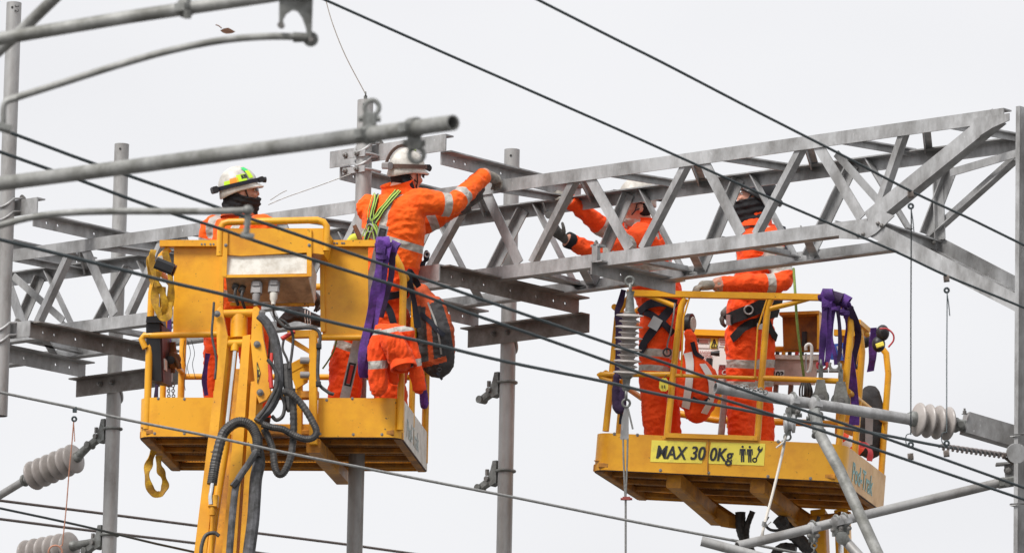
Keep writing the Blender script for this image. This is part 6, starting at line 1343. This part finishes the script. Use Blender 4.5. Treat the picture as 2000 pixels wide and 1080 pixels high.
rb = thing('round_reel', 'round dark reel on the left front post of the right basket', 'reel', at(1340, 632, 42.25)); mb = MB(); mb.lathe(at(1338, 632, 42.35), RIGHT*.9-FWD*.4, [(0, .05), (.02, .068), (.05, .068), (.055, .05)], 20); mb.build('drum', PLAST, rb); mb = MB(); mb.lathe(at(1342, 632, 42.22), RIGHT*.9-FWD*.4, [(.04, .045), (.048, .045)], 18); mb.build('label_disc', CREAM, rb)
dp = thing('dark_sling', 'dark purple padded sling hanging at the left end of the right basket', 'sling', at(1212, 700, 42.1), 'purple slings')
sling([(1218, 566, 42.0), (1212, 590, 41.98), (1205, 612, 41.97), (1209, 640, 41.98), (1207, 690, 41.98), (1206, 740, 41.98)], .045, 'strand', DPURP, dp, seed=50); sling([(1213, 610, 41.99), (1214, 680, 41.99), (1212, 740, 41.99)], .03, 'strand', DPURP, dp, seed=51)
lump([('l', [at(1204, 735, 41.97), at(1202, 775, 41.97), at(1206, 798, 41.97), at(1215, 796, 41.97), at(1217, 760, 41.97)], [.022, .026, .03, .028, .022], 12)], .007, 'padded_loop', [DPURP], dp, wr=.006); sling([(1216, 780, 41.98), (1214, 805, 41.98), (1211, 828, 41.98)], .02, 'tail', NAVY, dp, seed=52)
dR = (bh(1640, 600, .02)-CAM).dot(FWD)-.04
for i, (lab, strands) in enumerate((('purple sling, left of the bunch on the right basket top rail, down to the shackles', [([(1613, 570, 0), (1611, 600, -.02), (1609, 640, -.02), (1606, 680, -.01), (1604, 715, 0)], .05, PURP), ([(1620, 575, 0), (1619, 610, -.02), (1620, 650, -.01), (1618, 690, 0), (1614, 715, 0)], .045, PURP)]),
        ('purple sling, middle of the bunch, hanging as a loop from the right basket rail', [([(1632, 590, .0), (1626, 620, 0), (1622, 660, 0), (1630, 690, 0), (1634, 712, 0)], .035, PURP), ([(1634, 592, .0), (1640, 640, 0), (1640, 690, 0), (1634, 712, 0)], .03, DPURP)]),
        ('long purple sling, right of the bunch, reaching down to the right basket floor', [([(1652, 590, -.02), (1660, 630, .05), (1655, 680, .06), (1664, 740, .06), (1670, 790, .08), (1668, 830, .08)], .07, PURP), ([(1660, 600, -.02), (1676, 650, .08), (1668, 700, .1), (1660, 760, .1)], .05, DPURP)]))):
    o = thing('lifting_sling', lab, 'sling', at(1640, 620, dR), 'purple slings')
    for j, (q, w_, m_) in enumerate(strands): sling([(x, y, dR+d) for x, y, d in q], w_, 'strand', m_, o, seed=60+i*7+j)
    wrap(at(1615+i*18, 577+i*6, dR+.02), B.x-Z*.25*i, .036, .055, 2.5, 'wrap', PURP if i != 1 else DPURP, o, i*2.); wrap(at(1615+i*17, 598+i*6, dR-.01), UP, .026, .03, 1.5, 'cinch', PURP, o, i+5.)
for i, (px, m_, lab) in enumerate(((1606, REDSH, 'red bow shackle on the left purple sling'), (1630, BLOCK, 'dark grey bow shackle between two purple slings'))):
    o = thing('bow_shackle', lab, 'shackle', at(px, 714, dR-.05)); mb = MB(); mb.ring(at(px, 713, dR-.05), FWD, .032, .010, -.6, math.pi+.6, x=RIGHT, n=18); mb.build('bow', m_, o); mb = MB(); mb.lathe(at(px-11, 724, dR-.05), RIGHT, [(0, .012), (.075, .012)], 10); mb.build('pin', BOLT, o)
for i, (px, py, lab) in enumerate(((1603, 770, 'grey pulley block hung from the red shackle'), (1642, 778, 'larger grey pulley block right of the first in the right basket'))):
    o = thing('pulley_block', lab, 'pulley', at(px, py, dR-.06)); c = at(px, py, dR-.08); k = .8+.12*i
    mb = MB(); mb.plate([c+RIGHT*x*k+UP*z*k-FWD*.03 for x, z in ((-.03, .12), (.03, .12), (.05, .02), (.055, -.05), (.03, -.09), (-.03, -.09), (-.055, -.05), (-.05, .02))], FWD*.012); mb.build('cheek', BLOCK, o, smooth=False)
    mb = MB(); mb.plate([c+RIGHT*x*k+UP*z*k+FWD*.03 for x, z in ((-.03, .12), (.03, .12), (.05, .02), (.055, -.05), (.03, -.09), (-.03, -.09), (-.055, -.05), (-.05, .02))], FWD*.012); mb.build('cheek', BLOCK, o, smooth=False)
    mb = MB(); mb.lathe(c-FWD*.012-UP*.02, FWD, [(0, .07*k), (.012, .055*k), (.02, .055*k), (.032, .07*k)], 22); mb.build('sheave', FORGE, o); bolt(c-FWD*.03-UP*.02, -FWD, .02, .016, o)
    mb = MB(); mb.beam(c+UP*.11, c+UP*.19, .03, .03, up=FWD, ch=.006); mb.ring(c+UP*.20, RIGHT, .022, .008); mb.build('eye', FORGE, o)
em = thing('ear_defenders', 'black ear defenders with red band hung on the right basket corner', 'ear defenders', at(1725, 665, 42.6))
for px, py in ((1716, 672), (1724, 650)):
    mb = MB(); mb.ball(at(px, py, 42.55), .045, .04, .055, n=14, k=10); mb.build('ear_cup', PLAST, em)
mb = MB(); mb.tube(smoothpath([at(1718, 642, 42.5), at(1732, 642, 42.5), at(1744, 652, 42.5), at(1745, 665, 42.5), at(1735, 678, 42.5)], 5), .006, 8); mb.build('head_band', REDSH, em)
mb = MB(); mb.beam(at(1711, 676, 42.48), at(1726, 671, 42.48), .02, .03, ch=.004); mb.build('yellow_strip', STKR, em)
hs = thing('head_torch', 'black lamp clipped behind the right basket corner post', 'lamp', at(1690, 668, 42.7)); mb = MB(); mb.ball(at(1690, 665, 42.7), .04, .05, .05, n=14, k=10); mb.build('housing', PLAST, hs); mb = MB(); mb.tube(smoothpath([at(1684, 672, 42.66), at(1678, 690, 42.6), at(1674, 715, 42.6)], 4), .004, 6); mb.ball(at(1675, 716, 42.6), .015, .015, .02, n=10, k=8); mb.build('lead', PLAST, hs)
ps = thing('purple_sling_bunch', 'dark purple sling gathered on the right basket outer corner', 'sling', at(1715, 680, 42.8), 'purple slings'); sling([(1706, 640, 42.6), (1705, 670, 42.62), (1704, 700, 42.65), (1700, 725, 42.7)], .06, 'strand', PURP, ps, seed=90)
bl = thing('blue_sheet', 'small blue printed sheet on the far panel of the right basket', 'sheet', at(1632, 690, 43.2)); mb = MB(); mb.plate([bh(1624, 672, yb-.03), bh(1662, 668, yb-.03), bh(1660, 705, yb-.03), bh(1622, 702, yb-.03)], B.y*.003); mb.build('sheet', BLUES, bl, smooth=False)
mb = MB()
for k in range(4): mb.tube([bh(1627+k*8, 676, yb-.034), bh(1632+k*8, 698, yb-.034)], .004, 5)
mb.build('print', PAPER, bl)
bb_ = thing('black_case', 'black and grey soft case in the right end of the right basket', 'bag', at(1705, 830, 42.8))
lump([('l', [at(1700, 772, 42.95), at(1705, 820, 42.95), at(1700, 872, 42.95)], [.07, .09, .085], 16), ('l', [at(1686, 780, 42.9), at(1684, 870, 42.9)], [.06, .07], 14)], .009, 'case_body', [GREYF], bb_, wr=.007, seed=3.); mb = MB(); mb.plate([at(1690, 800, 42.78), at(1706, 796, 42.78), at(1704, 868, 42.78), at(1690, 870, 42.78)], FWD*.01); mb.build('grey_panel', GREYP, bb_, smooth=False)
cn = thing('traffic_cone', 'red and white cone lying in the right basket behind the diagonal strut', 'cone', at(1660, 860, 42.6)); a, b = at(1640, 846, 42.45), at(1672, 882, 42.5); ax = b-a; Lc = ax.length
CONER = mat('cone_red', (.75, .07, .02), .5)
mb = MB(); mb.lathe(a, ax, [(0, .02), (Lc*.3, .038)], 18); mb.build('cone_tip', CONER, cn); mb = MB(); mb.lathe(a, ax, [(Lc*.3, .039), (Lc*.6, .056)], 18); mb.build('cone_band', WTAPE, cn); mb = MB(); mb.lathe(a, ax, [(Lc*.6, .057), (Lc, .08), (Lc*1.02, .08)], 18); mb.build('cone_skirt', CONER, cn)
rs_ = thing('red_strap', 'red webbing strap spilling at the right end of the right basket', 'strap', at(1690, 880, 42.5)); sling([(1680, 868, 42.4), (1692, 870, 42.38), (1700, 882, 42.36), (1698, 900, 42.36)], .04, 'webbing', REDSH, rs_, seed=95)
gp = thing('grab_pole', 'pale metal pole standing in the right basket between the two workers', 'pole', at(1408, 845, 42.6)); mb = MB(); mb.beam(at(1420, 735, 42.7), at(1406, 872, 42.7), .045, .04, up=FWD, ch=.006); mb.build('shaft', ALU, gp)
gr = MB(); gr.tube(smoothpath([at(1550, 525, 42.35), at(1553, 570, 42.1), at(1556, 620, 42.1), at(1560, 660, 42.1), at(1566, 705, 42.1), at(1570, 735, 42.1)], 5), .009, 8); tag(gr.build('safety_line', ROPEG), 'green rope hanging from the leaning worker to the right basket rail', 'rope')
kb = thing('snap_hook', 'white scaffold hook hanging in the right basket', 'hook', at(1580, 700, 42.1)); mb = MB(); mb.tube(smoothpath([at(1574, 684, 42.1), at(1574, 676, 42.1), at(1580, 672, 42.1), at(1585, 678, 42.1), at(1585, 700, 42.1), at(1582, 722, 42.1), at(1576, 728, 42.1)], 5), .011, 10); mb.build('hook', WTAPE, kb); mb = MB(); mb.tube([at(1574, 690, 42.1), at(1574, 725, 42.1)], .006, 8); mb.build('gate', BUCK, kb)
cbn = thing('rope_coil', 'dark rope coil hanging below the control panel in the right basket', 'rope', at(1570, 770, 42.4))
mb = MB()
for k in range(5): mb.tube(smoothpath([at(1568+k*2, 742, 42.4), at(1562+k*5, 760, 42.38), at(1564+k*4, 778, 42.4), at(1574+k*3, 766, 42.4), at(1572+k*2, 744, 42.4)], 5), .007, 6)
mb.build('coils', RUBB, cbn)
sk = thing('harness_lanyard', 'steel snap hook and lanyard on the left worker harness in the right basket', 'hook', at(1308, 660, 42.1)); mb = MB(); mb.tube(smoothpath([at(1318, 592, 42.0), at(1315, 620, 41.97), at(1310, 648, 41.97), at(1304, 670, 41.97), at(1302, 690, 41.97)], 5), .006, 6); mb.build('lanyard', BOLT, sk); mb = MB(); mb.ring(at(1303, 688, 41.96), FWD, .025, .006); mb.build('hook', PLAST, sk)
tg = thing('scaffold_tag', 'yellow plastic tag hanging on the left front post of the right basket', 'tag', at(1297, 750, 41.95)); mb = MB(); q = [(1293, 738), (1301, 738), (1306, 745), (1305, 760), (1300, 764), (1291, 763), (1287, 757), (1288, 745)]; mb.plate([at(x, y, 41.92) for x, y in q], FWD*.004); mb.build('card', STKR, tg, smooth=False); mb = MB(); mb.tube([at(1297, 738, 41.92), at(1302, 732, 41.95)], .003, 5); mb.tube([at(1293, 752, 41.915), at(1293, 758, 41.915)], .003, 4); mb.tube([at(1298, 752, 41.915), at(1298, 758, 41.915)], .003, 4); mb.build('print', DARK, tg)

wr_ = thing('ratchet_spanner', 'dark ratchet spanner in the raised glove behind the girder', 'spanner', at(1076, 425, 41.95))
mb = MB(); mb.tube([at(1094, 452, 41.97), at(1078, 428, 41.95), at(1068, 412, 41.94)], [.014, .014, .012], 10); mb.build('handle', PLAST, wr_)
mb = MB(); mb.lathe(at(1072, 420, 41.92), FWD, [(0, .026), (.035, .026)], 14); mb.tube([at(1066, 415, 41.94), at(1060, 396, 41.93)], .007, 8); mb.build('head', BOLT, wr_)
